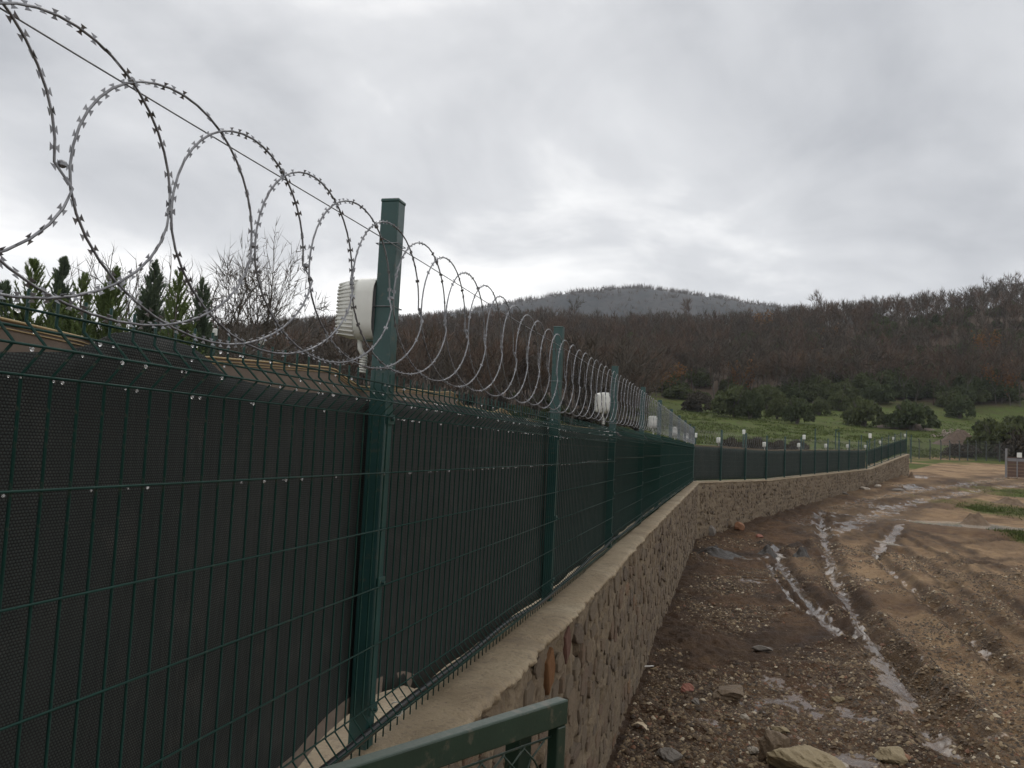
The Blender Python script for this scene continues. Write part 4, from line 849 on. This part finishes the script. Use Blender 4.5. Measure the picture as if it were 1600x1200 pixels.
mound(1253, 872, 36, 15, M_DSOIL, 'black mud hump right of the water filled rut', 17)
mound(1118, 868, 90, 16, M_DSOIL, 'broad black mud hump by the bend of the wall', 21)
mound(1424, 746, 14, 9, M_SOIL, 'small brown heap at the foot of the wall end', 25)
M_RUBB = m_rock('rubble_chip', (0.22, 0.17, 0.14), (0.38, 0.32, 0.27)); p0 = px_ground(1490, 684); vs, fs, b_ = [], [], 0
for k in range(150):
    a, b = random.gauss(0, 1.5), random.gauss(-0.4, 0.9); r = random.uniform(0.06, 0.2); x, y = p0[0] + a, p0[1] + b
    vs.append(ICO[0] * (r, r, r * 0.7) * np.random.default_rng(k).uniform(.7, 1.2, (12, 1)) + (x, y, float(gz(x, y)[0]) + EYE + r * 0.4 + 1.3 * math.exp(-(a * a) / 5 - b * b / 2) * random.random())); fs.append(ICO[1] + b_); b_ += 12
tag(obj('rubble', mesh_np('rubble', np.concatenate(vs), np.concatenate(fs), M_RUBB)), kind='stuff')

# ------------------------------------------------------------------ far fence, far gate, yard lamp posts
M_GALV = m_simple('grey_green_post', (0.045, 0.055, 0.05), (0.075, 0.085, 0.078), 8, 0.6); M_CHAIN = m_simple('dull_chain_wire', (0.05, 0.05, 0.047), (0.09, 0.09, 0.085), 8, 0.5)
FX = [1422, 1436, 1453, 1470, 1484, 1499, 1512, 1525, 1541, 1562]; fa = at_d(1420, 719, 82)[:2]; fb = at_d(1566, 716, 82)[:2]
ffz = lambda q: float(land(*q)) + EYE
ff = empty('wire_fence', (fa[0], fa[1], ffz(fa)), 'low dark wire fence with thin posts across the end of the road', 'fence'); fo = np.array(ff.location); td = (fb - fa) / np.linalg.norm(fb - fa); LF = float(np.linalg.norm(fb - fa))
for i, x in enumerate(FX):
    d = ray(x, 718); t = np.array([-td[1], td[0]]); q = d[:2] * ((fa @ t) / (d[:2] @ t)); z = ffz(q); mb = MB(); mb.tube([(0, 0, -0.2), (0, 0, 1.75), (-0.12, -0.1, 1.98)], 0.05, 6); obj('post', mb.mesh('post', M_GALV), ff, (q[0] - fo[0], q[1] - fo[1], z - fo[2]))
def fpt_(s, z): q = fa + td * s; return np.array([q[0], q[1], ffz(q) + z]) - fo
for z in (0.1, 0.9, 1.7, 1.85, 1.97):
    mb = MB(); mb.tube([fpt_(s, z) for s in np.linspace(-0.5, LF, 20)], 0.008, 4); obj('line_wire', mb.mesh('line_wire', M_CHAIN), ff)
mb = MB()
for s in np.arange(-1.7, LF, 0.10):
    for sg in (1, -1):
        a, b = (s, s + 1.6) if sg > 0 else (s + 1.6, s); pa, pb = fpt_(a, 0.1), fpt_(b, 1.7); mb.tube([pa, pb], 0.0045, 3, False)
obj('chain_link', mb.mesh('chain_link', M_CHAIN), ff, kind='stuff')
M_RUSTP = m_simple('rust_brown_sheet', (0.075, 0.042, 0.03), (0.125, 0.075, 0.055), 3, 0.7); M_GREYP = m_simple('grey_sheet', (0.16, 0.155, 0.16), (0.22, 0.215, 0.22), 3, 0.6)
DG = 62.0; ga = at_d(1572, 735, DG); gb_ = at_d(1640, 736, DG - 2)
fg = empty('site_gate', (ga[0], ga[1], float(land(*ga[:2])) + EYE), 'brown and grey sheet gate with white sign at the far right of the road', 'gate'); o = np.array(fg.location); gdir = (gb_ - ga)[:2] / np.linalg.norm((gb_ - ga)[:2]); GX = [(gdir[0], gdir[1], 0), (-gdir[1], gdir[0], 0), (0, 0, 1)]
def gbox(name, s0, s1, z0, z1, th, m, n=0.0, par=None):
    mb = MB(); c = np.array([gdir[0] * (s0 + s1) / 2 - gdir[1] * n * -1, gdir[1] * (s0 + s1) / 2 - gdir[0] * n, (z0 + z1) / 2]); mb.box(c, s1 - s0, th, z1 - z0, GX); return obj(name, mb.mesh(name, m), par or fg)
gbox('gate_post', -0.06, 0.06, -0.2, 2.15, 0.12, M_GREYP); gbox('gate_post', 1.62, 1.72, -0.2, 2.0, 0.10, M_RUSTP); gbox('gate_post', 3.2, 3.3, -0.2, 2.0, 0.10, M_RUSTP)
for k in range(6):
    gbox('board', 0.09, 1.59, 0.03 + k * 0.235, 0.25 + k * 0.235, 0.03, M_GREYP if k == 5 else M_RUSTP); gbox('board', 1.75, 3.17, 0.03 + k * 0.235, 0.25 + k * 0.235, 0.03, M_RUSTP)
gbox('brace', 0.70, 0.78, 0.05, 1.42, 0.04, M_GREYP, 0.045); gbox('top_rail', 0.06, 1.62, 1.46, 1.52, 0.05, M_RUSTP)
gbox('sign', 0.72, 1.05, 1.50, 1.86, 0.02, m_simple('white_sign', (0.62, 0.62, 0.58), (0.72, 0.72, 0.68), 4, 0.5), 0.05)
M_CAPL = m_simple('white_lamp_head', (0.6, 0.6, 0.57), (0.7, 0.7, 0.67), 10, 0.4)
YL = [(290, 532, 512, 34, 'in a wire loop left of the bare tree'), (337, 530, 513, 36, 'in front of the bare tree'), (410, 545, 527, 40, 'above the tan band of the net'), (1087, 692, 676, 62, 'right beside the bend of the fence'), (1162, 701, 671, 58, 'left of the dark bramble, after the bend'), (1256, 703, 679, 62, 'at the right end of the dark bramble'), (1359, 700, 677, 66, 'where the fence begins to climb')]
for i, (x, yb, yt, D, lb) in enumerate(YL):
    t_ = at_d(x, yt, D); g = float(land(*t_[:2])); h = t_[2] - g; e = empty('yard_lamp', (t_[0], t_[1], g + EYE), 'white headed lamp post inside the yard, ' + lb, 'lamp post', 'lamp posts inside the fenced yard')
    mb = MB(); mb.tube([(0, 0, -0.2), (0, 0, h - 0.30)], 0.05, 8); mb.tube([(0.09, 0, h - 0.5), (0.09, 0, h + 0.1)], 0.02, 6); obj('post', mb.mesh('post', M_POST), e)
    s_ = D / 40 * (1.0 if x < 500 else 0.62); mb = MB(); mb.box((0, -0.06, h - 0.2 * s_), 0.22 * s_, 0.15 * s_, 0.36 * s_); obj('lamp_head', bevel(mb.mesh('lamp_head', M_CAPL), 0.04 * s_, 2), e)
for i, (x, yt, D, lb) in enumerate([(1274, 670, 64, 'tall thin dark post left of the pair inside the yard'), (1306, 671, 64, 'left one of the close pair of dark posts'), (1311, 676, 60, 'right one of the close pair of dark posts'), (1346, 680, 66, 'dark post just left of the lamp where the fence climbs'), (1424, 680, 74, 'dark post just past the wall end')]):
    t_ = at_d(x, yt, D); g = float(land(*t_[:2])); mb = MB(); mb.tube([(0, 0, -0.2), (0, 0, t_[2] - g - 0.05), (0.0, 0.0, t_[2] - g)], 0.045, 8); mb.box((0, 0, t_[2] - g), 0.12, 0.12, 0.03)
    if i == 1: mb.tube([(0, 0, t_[2] - g - 0.1), (0.25, -0.1, t_[2] - g + 0.05)], 0.03, 6)
    tag(obj('yard_post', mb.mesh('yard_post', M_POST), None, (t_[0], t_[1], g + EYE)), lb, 'post', 'dark posts inside the yard')

# ------------------------------------------------------------------ trees
def slivers(P, Dr, ln, wd, rg):
    """thin triangles from P along Dr"""
    n = len(P); u = np.cross(Dr, rg.normal(size=(n, 3))); u /= np.linalg.norm(u, axis=1)[:, None] + 1e-9
    return np.stack([P - u * wd[:, None], P + u * wd[:, None], P + Dr * ln[:, None]], 1).reshape(-1, 3)
def tri_mesh(name, V_, mat): V_ = np.asarray(V_); return mesh_np(name, V_, np.arange(len(V_)).reshape(-1, 3), mat)
def branchy(h, seed, depth, spread=0.62, nside=(6, 5, 4, 3, 3, 3, 3), trunk_f=0.28, kids=(3, 4), rad0=None, taper=0.62, upb=0.12, fan=0):
    rg = random.Random(seed); mb = MB(); tips = []
    def grow(p, d, ln, r, lv):
        n = 4 if lv < 3 else 3; pts = [p]; dd = d.copy()
        for k in range(n):
            dd = dd + np.array([rg.gauss(0, .12), rg.gauss(0, .12), rg.gauss(0.03, .08)]); dd /= np.linalg.norm(dd); pts.append(pts[-1] + dd * ln / n)
        r1 = r * taper; mb.tube(pts, np.linspace(r, r1, n + 1), nside[lv], lv == 0); tips.append((pts[-1], dd, lv, ln))
        for q in pts[2:-1]: tips.append((q, dd, lv, ln))
        if lv >= depth: return
        if lv == 0 and fan:
            for c in range(fan):
                t = 6.283 * c / fan + rg.gauss(0, .3); el = rg.uniform(0.35, 1.15) if c else 0.1; e_ = np.array([math.cos(t) * math.sin(el), math.sin(t) * math.sin(el), math.cos(el)]); grow(pts[-1] if c % 2 else pts[-2], e_, ln * rg.uniform(.95, 1.2), r1 * 0.75, 1)
            return
        for c in range(rg.choice(kids)):
            b = pts[-1] if c < 2 else pts[rg.randrange(1, len(pts) - 1)]; sp = spread * (0.6 if c == 0 else 1.15); e_ = dd + np.array([rg.gauss(0, sp), rg.gauss(0, sp), rg.gauss(upb, sp * (0.55 if upb else 0.8))]); e_ /= np.linalg.norm(e_); grow(b, e_, ln * rg.uniform(0.62, 0.86), r1 * (0.9 if c == 0 else 0.7), lv + 1)
    grow(np.zeros(3), np.array([rg.gauss(0, .05), rg.gauss(0, .05), 1.0]), h * trunk_f, rad0 or h * 0.020, 0); return mb, tips
def twig_cloud(tips, minlv, per, ln, wd, seed, upb=0.5):
    rg = np.random.default_rng(seed); P = []; Dd = []
    for p, d, lv, l in tips:
        if lv < minlv: continue
        for _ in range(per): e = d + rg.normal(0, 0.55, 3) + (0, 0, upb * 0.4); P.append(p); Dd.append(e / np.linalg.norm(e))
    P = np.array(P); Dd = np.array(Dd); n = len(P); return slivers(P, Dd, ln * rg.uniform(.5, 1.3, n), wd * rg.uniform(.6, 1.3, n), rg)
def leaf_quads(C, size, rg):
    n = len(C); a = rg.normal(size=(n, 3)); a /= np.linalg.norm(a, axis=1)[:, None]; b = np.cross(a, rg.normal(size=(n, 3))); b /= np.linalg.norm(b, axis=1)[:, None]; s = size * rg.uniform(.6, 1.3, (n, 1))
    return np.stack([C - a * s, C + b * s * .7, C + a * s, C - a * s, C + a * s, C - b * s * .7], 1).reshape(-1, 3)
# big bare tree and conifers behind the near fence
def place(x, ytop, D): p = at_d(x, ytop, D); g = float(land(*p[:2])); return p, g, p[2] - g
def big_bare(x, yt, D, seed, label, depth=6, sc=1.0):
    p, g, h = place(x, yt, D); mb, tips = branchy(h, seed, depth, 0.52, trunk_f=0.24, rad0=h * 0.030, taper=0.66, upb=0.06, fan=7, kids=(3, 3)); zmax = float(np.percentile([v[2] for v in mb.v], 99)); k = h / zmax
    e = empty('bare_tree', (p[0], p[1], g + EYE), label, 'tree', 'bare trees behind the near fence'); mb.v = [(a * k * sc, b * k * sc, c * k) for a, b, c in mb.v]; obj('trunk', mb.mesh('trunk', M_BARK), e)
    t = [(q * np.array([k * sc, k * sc, k]), d, lv, l) for q, d, lv, l in tips]; obj('twigs', tri_mesh('twigs', twig_cloud(t, depth - 1, 2, h * 0.075, h * 0.0016, seed), M_TWIG), e)
big_bare(385, 388, 40, 4, 'spreading bare winter tree behind the near fence', 5, 0.58); big_bare(222, 408, 52, 9, 'thin bare tree half hidden behind the dark conifer', 4, 0.7)
def conifer(x, yt, D, wpx, mat, label, seed):
    p, g, h = place(x, yt, D); R_ = wpx / F * D / 2 * 1.35; rg = np.random.default_rng(seed); e = empty('conifer', (p[0], p[1], g + EYE), label, 'tree', 'conifers behind the near fence')
    mb = MB(); mb.tube([(0, 0, -.2), (0.03, 0, h * .5), (0, 0, h * .96)], [h * .018, h * .012, .012], 7); obj('trunk', mb.mesh('trunk', M_BARK), e); T_ = []
    tops = [(0, 0, 1.0)] + [(rg.normal(0, .30), rg.normal(0, .30), rg.uniform(.72, .92)) for _ in range(3 if wpx > 50 else 1)]
    for _ in range(360):
        tx, ty, th = tops[rg.integers(len(tops))]; t = rg.random() ** 0.75; z = h * th * (0.12 + 0.86 * t); az = rg.uniform(0, 6.283); rr_ = R_ * (1.0 - t ** 1.9) ** 0.85 * 1.25 * rg.uniform(0.5, 1.15) + 0.05
        b = np.array([tx * R_ * t, ty * R_ * t, z - rr_ * 0.5]); tip = np.array([tx * R_ * t + math.cos(az) * rr_, ty * R_ * t + math.sin(az) * rr_, z + rr_ * rg.uniform(0.55, 1.3) * 0.8 + 0.12]); n = 74; s = np.sort(rg.uniform(0.25, 1, n)); ax = tip - b; l = np.linalg.norm(ax)
        C = b + ax * s[:, None] + np.array([0, 0, 1]) * (s[:, None] ** 2) * 0.15 * l; d = ax / l + rg.normal(0, .40, (n, 3)) + (0, 0, 0.5); d /= np.linalg.norm(d, axis=1)[:, None]
        T_.append(slivers(C, d, (0.30 - 0.20 * s) * rg.uniform(.6, 1.2, n) * h / 7, 0.014 * rg.uniform(.7, 1.5, n) * h / 6, rg))
    obj('foliage', tri_mesh('foliage', np.concatenate(T_), mat), e)
for a in [(52, 408, 27, 88, M_CON, 'bright green feathery conifer farthest left behind the fence', 1), (100, 404, 33, 46, M_CON2, 'bluish conifer just right of the leftmost feathery one', 2), (130, 425, 28, 62, M_CON, 'dark green conifer third from the left', 3), (180, 420, 28, 64, M_CON, 'pointed conifer standing alone in a gap of sky', 4), (243, 410, 31, 50, M_CON2, 'tall narrow dark conifer right of the gap of sky', 5), (280, 424, 29, 56, M_CON, 'bright green conifer touching the tall dark one', 6), (318, 438, 33, 42, M_CON2, 'slim dark conifer beside the spreading bare tree', 7), (8, 440, 27, 50, M_CON2, 'dark conifer cut off by the left picture edge', 8)]: conifer(*a)

# shrubs
def bush_mesh(seed, mat, nl=22, per=230, leaf=0.050, low=0.12):
    rg = np.random.default_rng(seed); C = []
    for k in range(nl):
        t = rg.uniform(0, 6.283); q = rg.random() ** .6 * 0.62; z = rg.uniform(low, 0.72) * (1.05 - q * .7); r = rg.uniform(.14, .36); v = rg.normal(size=(per, 3)); v /= np.linalg.norm(v, axis=1)[:, None]; v[:, 2] = np.abs(v[:, 2]) * .9 - .15
        C.append(np.array([math.cos(t) * q, math.sin(t) * q, z]) + v * r * rg.uniform(.5, 1.18, (per, 1)))
    C = np.concatenate(C); C[:, 2] = np.abs(C[:, 2]); return tri_mesh('foliage', leaf_quads(C, leaf, rg), mat)
def stems_mesh(seed):
    rg = random.Random(seed); mb = MB()
    for k in range(6): t = rg.uniform(0, 6.28); mb.tube([(0, 0, -0.1), (math.cos(t) * .15, math.sin(t) * .15, .25), (math.cos(t) * .42, math.sin(t) * .42, .62)], [.035, .025, .008], 4)
    return mb.mesh('stems', M_BARK)
BUSH = {M: [bush_mesh(s + 1, M) for s in range(3)] for M in (M_EVER, M_EVER2, M_THORN, M_RUST)}; STEMS = [stems_mesh(s) for s in range(3)]
def shrub(x, yb, wpx, hpx, D, M, label, group, nm='shrub', deep=0.8):
    p = at_d(x, yb, D); g = float(land(*p[:2])); i = random.randrange(3); e = empty(nm, (p[0], p[1], g + EYE - 0.1), label, 'shrub', group); w = wpx / F * D / 2 / 0.92; h = hpx / F * D / 0.9
    e.scale = (w, w * deep, h); e.rotation_euler.z = random.uniform(-0.4, .4); obj('foliage', BUSH[M][i], e); obj('stems', STEMS[i], e); return e
G_ = 'evergreen shrubs at the foot of the wooded hill'
for a in [(1145, 648, 84, 62, 128, M_EVER2, 'broad rounded evergreen shrub at the left of the grass field'), (1172, 650, 50, 55, 126, M_EVER, 'dark shrub merging with the broad one at the left of the field'), (1246, 648, 62, 54, 124, M_EVER, 'dark tall evergreen shrub in the middle of the field edge'), (1215, 645, 40, 40, 132, M_EVER2, 'smaller shrub left of the dark tall one'),
          (1350, 643, 78, 58, 126, M_EVER2, 'rounded evergreen shrub left of the widest one'), (1424, 642, 96, 58, 124, M_EVER, 'widest dark evergreen shrub on the field edge'), (1532, 634, 30, 22, 128, M_EVER, 'small low shrub alone in the grass on the right'), (1280, 640, 40, 36, 140, M_EVER2, 'shrub set back between two dark shrubs'), (1090, 646, 60, 40, 140, M_THORN, 'brownish shrub where the grass meets the razor wire'), (1500, 628, 50, 50, 150, M_EVER, 'dark shrub at the wood edge on the right'), (1200, 632, 60, 48, 150, M_EVER2, 'shrub standing behind the left group'), (1310, 628, 44, 40, 152, M_EVER2, 'shrub set back left of the rounded one')]: shrub(*a, G_)
shrub(1562, 702, 125, 76, 88, M_EVER2, 'large dark bush behind the far fence on the right', 'bushes by the far fence'); shrub(1600, 706, 100, 66, 84, M_THORN, 'brownish bush at the right picture edge', 'bushes by the far fence'); shrub(1500, 712, 70, 26, 86, M_THORN, 'low thorny growth in front of the reddish heap', 'bushes by the far fence'); shrub(1590, 640, 70, 40, 120, M_EVER2, 'pale green bush above the large dark one', 'bushes by the far fence')
for k, (x, w) in enumerate([(1140, 50), (1178, 56), (1215, 52), (1245, 44)]): shrub(x, 697, w, 25 + (k % 2) * 3, 80, M_THORN, ['leftmost part of the dark bramble bank behind the razor wire', 'bramble clump just right of the first white headed lamp post', 'bramble clump in the middle right of the dark bank', 'last bramble clump at the right end of the dark bank'][k], 'brambles behind the razor wire', 'bramble', 0.5)
for k, (x, w, h, yb, D) in enumerate([(20, 90, 62, 560, 36), (90, 90, 60, 562, 36), (160, 80, 50, 566, 38), (235, 90, 55, 568, 38), (310, 90, 48, 572, 42), (390, 90, 44, 576, 46), (455, 60, 46, 580, 60)]): shrub(x, yb, w, h, D, M_EVER if k % 2 else M_THORN, ['dark bush under the leftmost conifer', 'brownish bush under the bluish conifer', 'dark bush left of the lone pointed conifer', 'brownish bush right of the lone pointed conifer', 'dark bush under the slim conifer', 'brownish bush under the spreading bare tree', 'dark bush right of the spreading bare tree'][k], 'undergrowth behind the near fence')

# hillside wood
def wood_proto(seed, twm, h=9.0):
    mb, tips = branchy(h, seed, 3, 0.42, (5, 4, 3, 3), 0.38, (2, 3), 0.10); zmax = max(v[2] for v in mb.v); k = h / zmax; mb.v = [(a * k, b * k, c * k) for a, b, c in mb.v]; t = [(q * k, d, lv, l) for q, d, lv, l in tips]
    return mb.mesh('trunk', M_BARK), tri_mesh('twigs', twig_cloud(t, 1, 6, 1.5, 0.040, seed, 0.9), twm), mb, t
WP = [wood_proto(s, M_TWIG if s % 3 else M_TWIGR) for s in (3, 5, 8, 12, 14, 18)]
RP = []
for s in (41, 43):
    mb, tips = branchy(7.5, s, 3, 0.45, (5, 4, 3, 3), 0.34, (2, 3), 0.10); rg = np.random.default_rng(s); pts = np.array([q for q, d, lv, l in tips if lv >= 1]); C = np.repeat(pts, 9, 0) + rg.normal(0, .45, (len(pts) * 9, 3)); RP.append((mb.mesh('trunk', M_BARK), tri_mesh('foliage', leaf_quads(C, 0.2, rg), M_RUST)))
rg = np.random.default_rng(99); pos = []
tries = 0
while len(pos) < 3900 and tries < 60000:
    tries += 1; az_ = rg.uniform(rad(-24), rad(37)); D = 150 + 198 * rg.random() ** 0.85; x = math.tan(az_) * D; y = D
    if y < 160 + 14 * float(vnoise(x / 18, 3.3, 81)): continue
    pos.append((x, y))
for _ in range(420):
    az_ = rg.uniform(rad(-20), rad(9.5)); D = rg.uniform(92, 158); pos.append((math.tan(az_) * D, D))
pos = np.array(pos); pos = pos[np.argsort(pos[:, 1])]; hz = land(pos[:, 0], pos[:, 1]); inv = (np.degrees(np.arctan2(pos[:, 0], pos[:, 1])) > -12) & (np.degrees(np.arctan2(pos[:, 0], pos[:, 1])) < 33)
near_i = [i for i in np.nonzero(inv)[0] if rg.random() < 0.55][:290]; nset = set(near_i)
LB = 'bare brown winter tree among the crowded wood on the hillside'
for i in near_i:
    p = WP[rg.integers(6)]; e = empty('wood_tree', (pos[i, 0], pos[i, 1], hz[i] + EYE - 0.1), LB, 'tree', 'bare trees of the hillside wood'); s = rg.uniform(.7, 1.2); e.scale = (s * 1.1, s * 1.1, s); e.rotation_euler.z = rg.uniform(0, 6.28); obj('trunk', p[0], e); obj('twigs', p[1], e)
# the rest of the wood: one mass of lighter copies
LOW = []
for q in range(6):
    tw = twig_cloud(WP[q][3], 1, 2, 1.9, 0.075, q + 50, 0.9); tb = []
    for p_, d, lv, l in WP[q][3]:
        if lv == 0: tb.append(p_)
    tr = slivers(np.zeros((2, 3)), np.tile([[0.03, 0.02, 1.0]], (2, 1)), np.full(2, 7.0), np.full(2, .14), np.random.default_rng(q)); LOW.append(np.concatenate([tw, tr]))
rest = [i for i in range(len(pos)) if i not in nset]; BL = {0: [], 1: []}
for i in rest:
    k = rg.integers(6); t = rg.uniform(0, 6.28); s = rg.uniform(.6, 1.08); c_, s_ = math.cos(t) * s, math.sin(t) * s; v = LOW[k]; BL[int(k % 3 == 0)].append(np.stack([v[:, 0] * c_ - v[:, 1] * s_ + pos[i, 0], v[:, 0] * s_ + v[:, 1] * c_ + pos[i, 1], v[:, 2] * s + hz[i] + EYE], -1))
tag(obj('hillside_woods', tri_mesh('hillside_woods', np.concatenate(BL[0]), M_TWIG)), 'brown mass of bare trees covering the upper hillside', 'wood', None, 'stuff'); tag(obj('russet_woods', tri_mesh('russet_woods', np.concatenate(BL[1]), M_TWIGR)), 'reddish brown bare trees mixed through the hillside wood', 'wood', None, 'stuff')
# evergreens and leafy russet trees within the wood
for k in range(70):
    az_ = rg.uniform(rad(-14), rad(9.8)); D = rg.uniform(84, 150); x = math.tan(az_) * D; g = float(land(x, D)); sc = rg.uniform(1.4, 3.0); j = int(rg.integers(3)); e = empty('undergrowth_shrub', (x, D, g + EYE - .2), 'dull green bush low in the wood seen over the near fence', 'shrub', 'bushes low in the wood over the near fence'); e.scale = (sc, sc, sc * rg.uniform(.7, 1.2)); e.rotation_euler.z = rg.uniform(0, 6.28); obj('foliage', BUSH[M_EVER2 if rg.random() < .5 else M_THORN][j], e); obj('stems', STEMS[j], e)
k = 0
while k < 215:
    az_ = rg.uniform(rad(0), rad(36)); D = 164 + 115 * rg.random() ** 1.25; x = math.tan(az_) * D
    if rg.random() > 0.25 + 0.4 * (az_ > rad(10)) + 0.35 * (az_ > rad(18)): continue
    g = float(land(x, D)); s = rg.uniform(2.4, 5.6); e = empty('evergreen_shrub', (x, D, g + EYE - .2), 'dark evergreen bush scattered low in the hillside wood', 'shrub', 'evergreen bushes within the wood'); e.scale = (s, s, s * rg.uniform(.9, 1.5)); e.rotation_euler.z = rg.uniform(0, 6.28); j = int(rg.integers(3)); obj('foliage', BUSH[M_EVER if rg.random() < .3 else M_EVER2][j], e); obj('stems', STEMS[j], e); k += 1
for i, (x, y, D, s, lb) in enumerate([(1047, 590, 165, 1.15, 'orange leaved tree just above the bend of the fence'), (1297, 527, 230, 1.0, 'orange tree halfway up the wood near the middle'), (1190, 508, 250, .8, 'russet tree high in the wood'), (1162, 575, 175, .9, 'russet tree behind the left shrub group'), (1152, 592, 168, .7, 'small orange tree behind the broad shrub'), (1270, 566, 190, .9, 'dull russet tree above the dark tall shrub'), (1540, 540, 200, .9, 'russet tree on the right of the wood'), (1565, 585, 170, .8, 'reddish tree above the large dark bush'), (1025, 600, 160, .9, 'russet thicket tree beside the razor wire')]):
    d = ray(x, y + 22); p = d * (D / d[1]); g = float(land(p[0], p[1])); e = empty('russet_tree', (p[0], p[1], g + EYE - .1), lb, 'tree', 'leafy russet trees in the wood'); hh = max(4.0, (at_d(x, y - 22, D)[2] - g)) / 7.5; e.scale = (s * hh * 1.15, s * hh * 1.15, hh * 1.1); obj('trunk', RP[i % 2][0], e); obj('foliage', RP[i % 2][1], e)
# skyline trees of the near ridge
for i, (x, yt, D, w, lb) in enumerate([(1295, 452, 285, 1.3, 'tallest round headed bare tree on the skyline'), (1437, 462, 280, 1.0, 'bare tree breaking the skyline left of the right hand rise'), (1550, 432, 270, 1.3, 'bare tree high on the right skyline'), (1585, 430, 265, 1.3, 'bare tree on the skyline at the right edge'), (900, 462, 300, 1.0, 'bare tree on the skyline above the second fence post'), (1080, 470, 295, 1.1, 'bare tree on the skyline below the far hill'), (1390, 462, 290, .9, 'slender bare tree on the skyline right of the round headed one'), (1490, 455, 280, 1.1, 'bare tree on the rising skyline')]):
    p = at_d(x, yt, 300); g = float(land(*p[:2])); hh = max(8.0, min(15.0, p[2] - g)) / 9.0; e = empty('skyline_tree', (p[0], p[1], g + EYE), lb, 'tree', 'bare trees on the skyline'); q = WP[i % 6]; e.scale = (hh * w * .8, hh * w * .8, hh); obj('trunk', q[0], e); obj('twigs', q[1], e)
# rough grass in the field
NGR = 16000; gyy = 84 + 74 * rg.random(NGR) ** 1.2; gxx = np.tan(np.radians(rg.uniform(6, 36, NGR))) * gyy; kk = (fbm(gxx / 4, gyy / 4, 91, 3) > 0.47); gxx, gyy = gxx[kk], gyy[kk]; zz = land(gxx, gyy) + EYE; n = len(gxx)
C = np.repeat(np.stack([gxx, gyy, zz - .02], -1), 4, 0) + np.concatenate([rg.normal(0, .18, (n * 4, 2)), np.zeros((n * 4, 1))], 1); d = rg.normal(0, .35, (n * 4, 3)) + (0, 0, 1); d /= np.linalg.norm(d, axis=1)[:, None]
tag(obj('grass', tri_mesh('grass', slivers(C, d, rg.uniform(.12, .34, n * 4), rg.uniform(.03, .09, n * 4), rg), M_GRASS)), kind='stuff')
C = []; 
for c, r in GRASSW:
    m = 900; q = c + rg.normal(0, 1, (m, 2)) * (r * .55, r * .8); C.append(np.concatenate([q, gz(q[:, 0], q[:, 1])[:, None] + EYE], 1))
C = np.concatenate(C); d = rg.normal(0, .45, C.shape) + (0, 0, 1); d /= np.linalg.norm(d, axis=1)[:, None]; tag(obj('grass', tri_mesh('grass', slivers(C, d, rg.uniform(.05, .16, len(C)), rg.uniform(.008, .02, len(C)), rg), M_GRASS)), kind='stuff')

# ------------------------------------------------------------------ the hazy hill behind
MX = [300, 430, 480, 560, 640, 700, 780, 830, 870, 920, 960, 1000, 1050, 1100, 1150, 1200, 1260, 1350, 1500, 1800]; MY = [540, 505, 496, 493, 491, 486, 474, 466, 459, 453, 449, 446, 450, 458, 466, 474, 482, 492, 500, 520]
MD = 1150.0; mh = np.array([at_d(x, y, MD) for x, y in zip(MX, MY)]); xs = np.linspace(mh[0, 0] - 200, mh[-1, 0] + 100, 150); ds = np.linspace(-420, 260, 40)
def mzf(x, d):
    h = np.interp(x, mh[:, 0], mh[:, 2]); s = np.clip(1 - np.abs(d) / np.where(d < 0, 420, 330), 0, 1); return -20 + (h + 20) * (s * s * (3 - 2 * s)) * (1 + 0.16 * (fbm(x / 110, d / 110, 101, 3) - .5) * np.clip(np.abs(d) / 90, 0, 1))
XX, DD = np.meshgrid(xs, ds); ZZ = mzf(XX, DD) + EYE - 6; k = np.arange(XX.size).reshape(XX.shape); f = np.stack([k[:-1, :-1], k[:-1, 1:], k[1:, 1:], k[1:, :-1]], -1).reshape(-1, 4)
def m_farwood():
    t = NT('far_wooded_slope'); n = t.noise(0.02, 6, .65); w = t.noise(0.12, 4, .7); c = t.ramp(n, [(.35, (.020, .025, .028)), (.6, (.046, .045, .044))]); return t.fin(t.mix(t.math('MULTIPLY', t.ramp_f(w), .85), c, (.008, .010, .010)), .95)
tag(obj('far_hill', mesh_np('far_hill', np.stack([XX, DD + MD, ZZ], -1).reshape(-1, 3), f, m_farwood(), True)), kind='structure')
n = 5200; x = rg.uniform(xs[0], xs[-1], n); d = rg.uniform(-330, 40, n); d[:1600] = rg.uniform(-30, 25, 1600); C = np.stack([x, d + MD, mzf(x, d) + EYE - 6], -1); T_ = []
for q in range(7):
    dr = rg.normal(0, .45, (n, 3)) + (0, 0, 1.0); dr /= np.linalg.norm(dr, axis=1)[:, None]; T_.append(slivers(C + rg.normal(0, 1.6, (n, 3)) * (1, 1, .3), dr, rg.uniform(4, 9.5, n), rg.uniform(.25, .8, n), rg))
tag(obj('far_woods', tri_mesh('far_woods', np.concatenate(T_), M_TWIG)), 'hazy woodland covering the distant hill', 'wood', None, 'stuff')

# ------------------------------------------------------------------ damp air
def m_haze():
    m = bpy.data.materials.new('damp_air'); m.use_nodes = True; t = m.node_tree; t.nodes.clear(); o = t.nodes.new('ShaderNodeOutputMaterial'); v = t.nodes.new('ShaderNodeVolumePrincipled'); v.inputs['Color'].default_value = (.86, .91, 1, 1); v.inputs['Density'].default_value = HAZE; v.inputs['Anisotropy'].default_value = 0.2; t.links.new(v.outputs[0], o.inputs['Volume']); return m
HAZE = 0.00015
mb = MB(); zb_, zt_ = -60 + EYE, 262.0; mb.box((60, 330, (zb_ + zt_) / 2), 2300, 2360, zt_ - zb_); tag(obj('haze', mb.mesh('haze', m_haze())), kind='stuff')
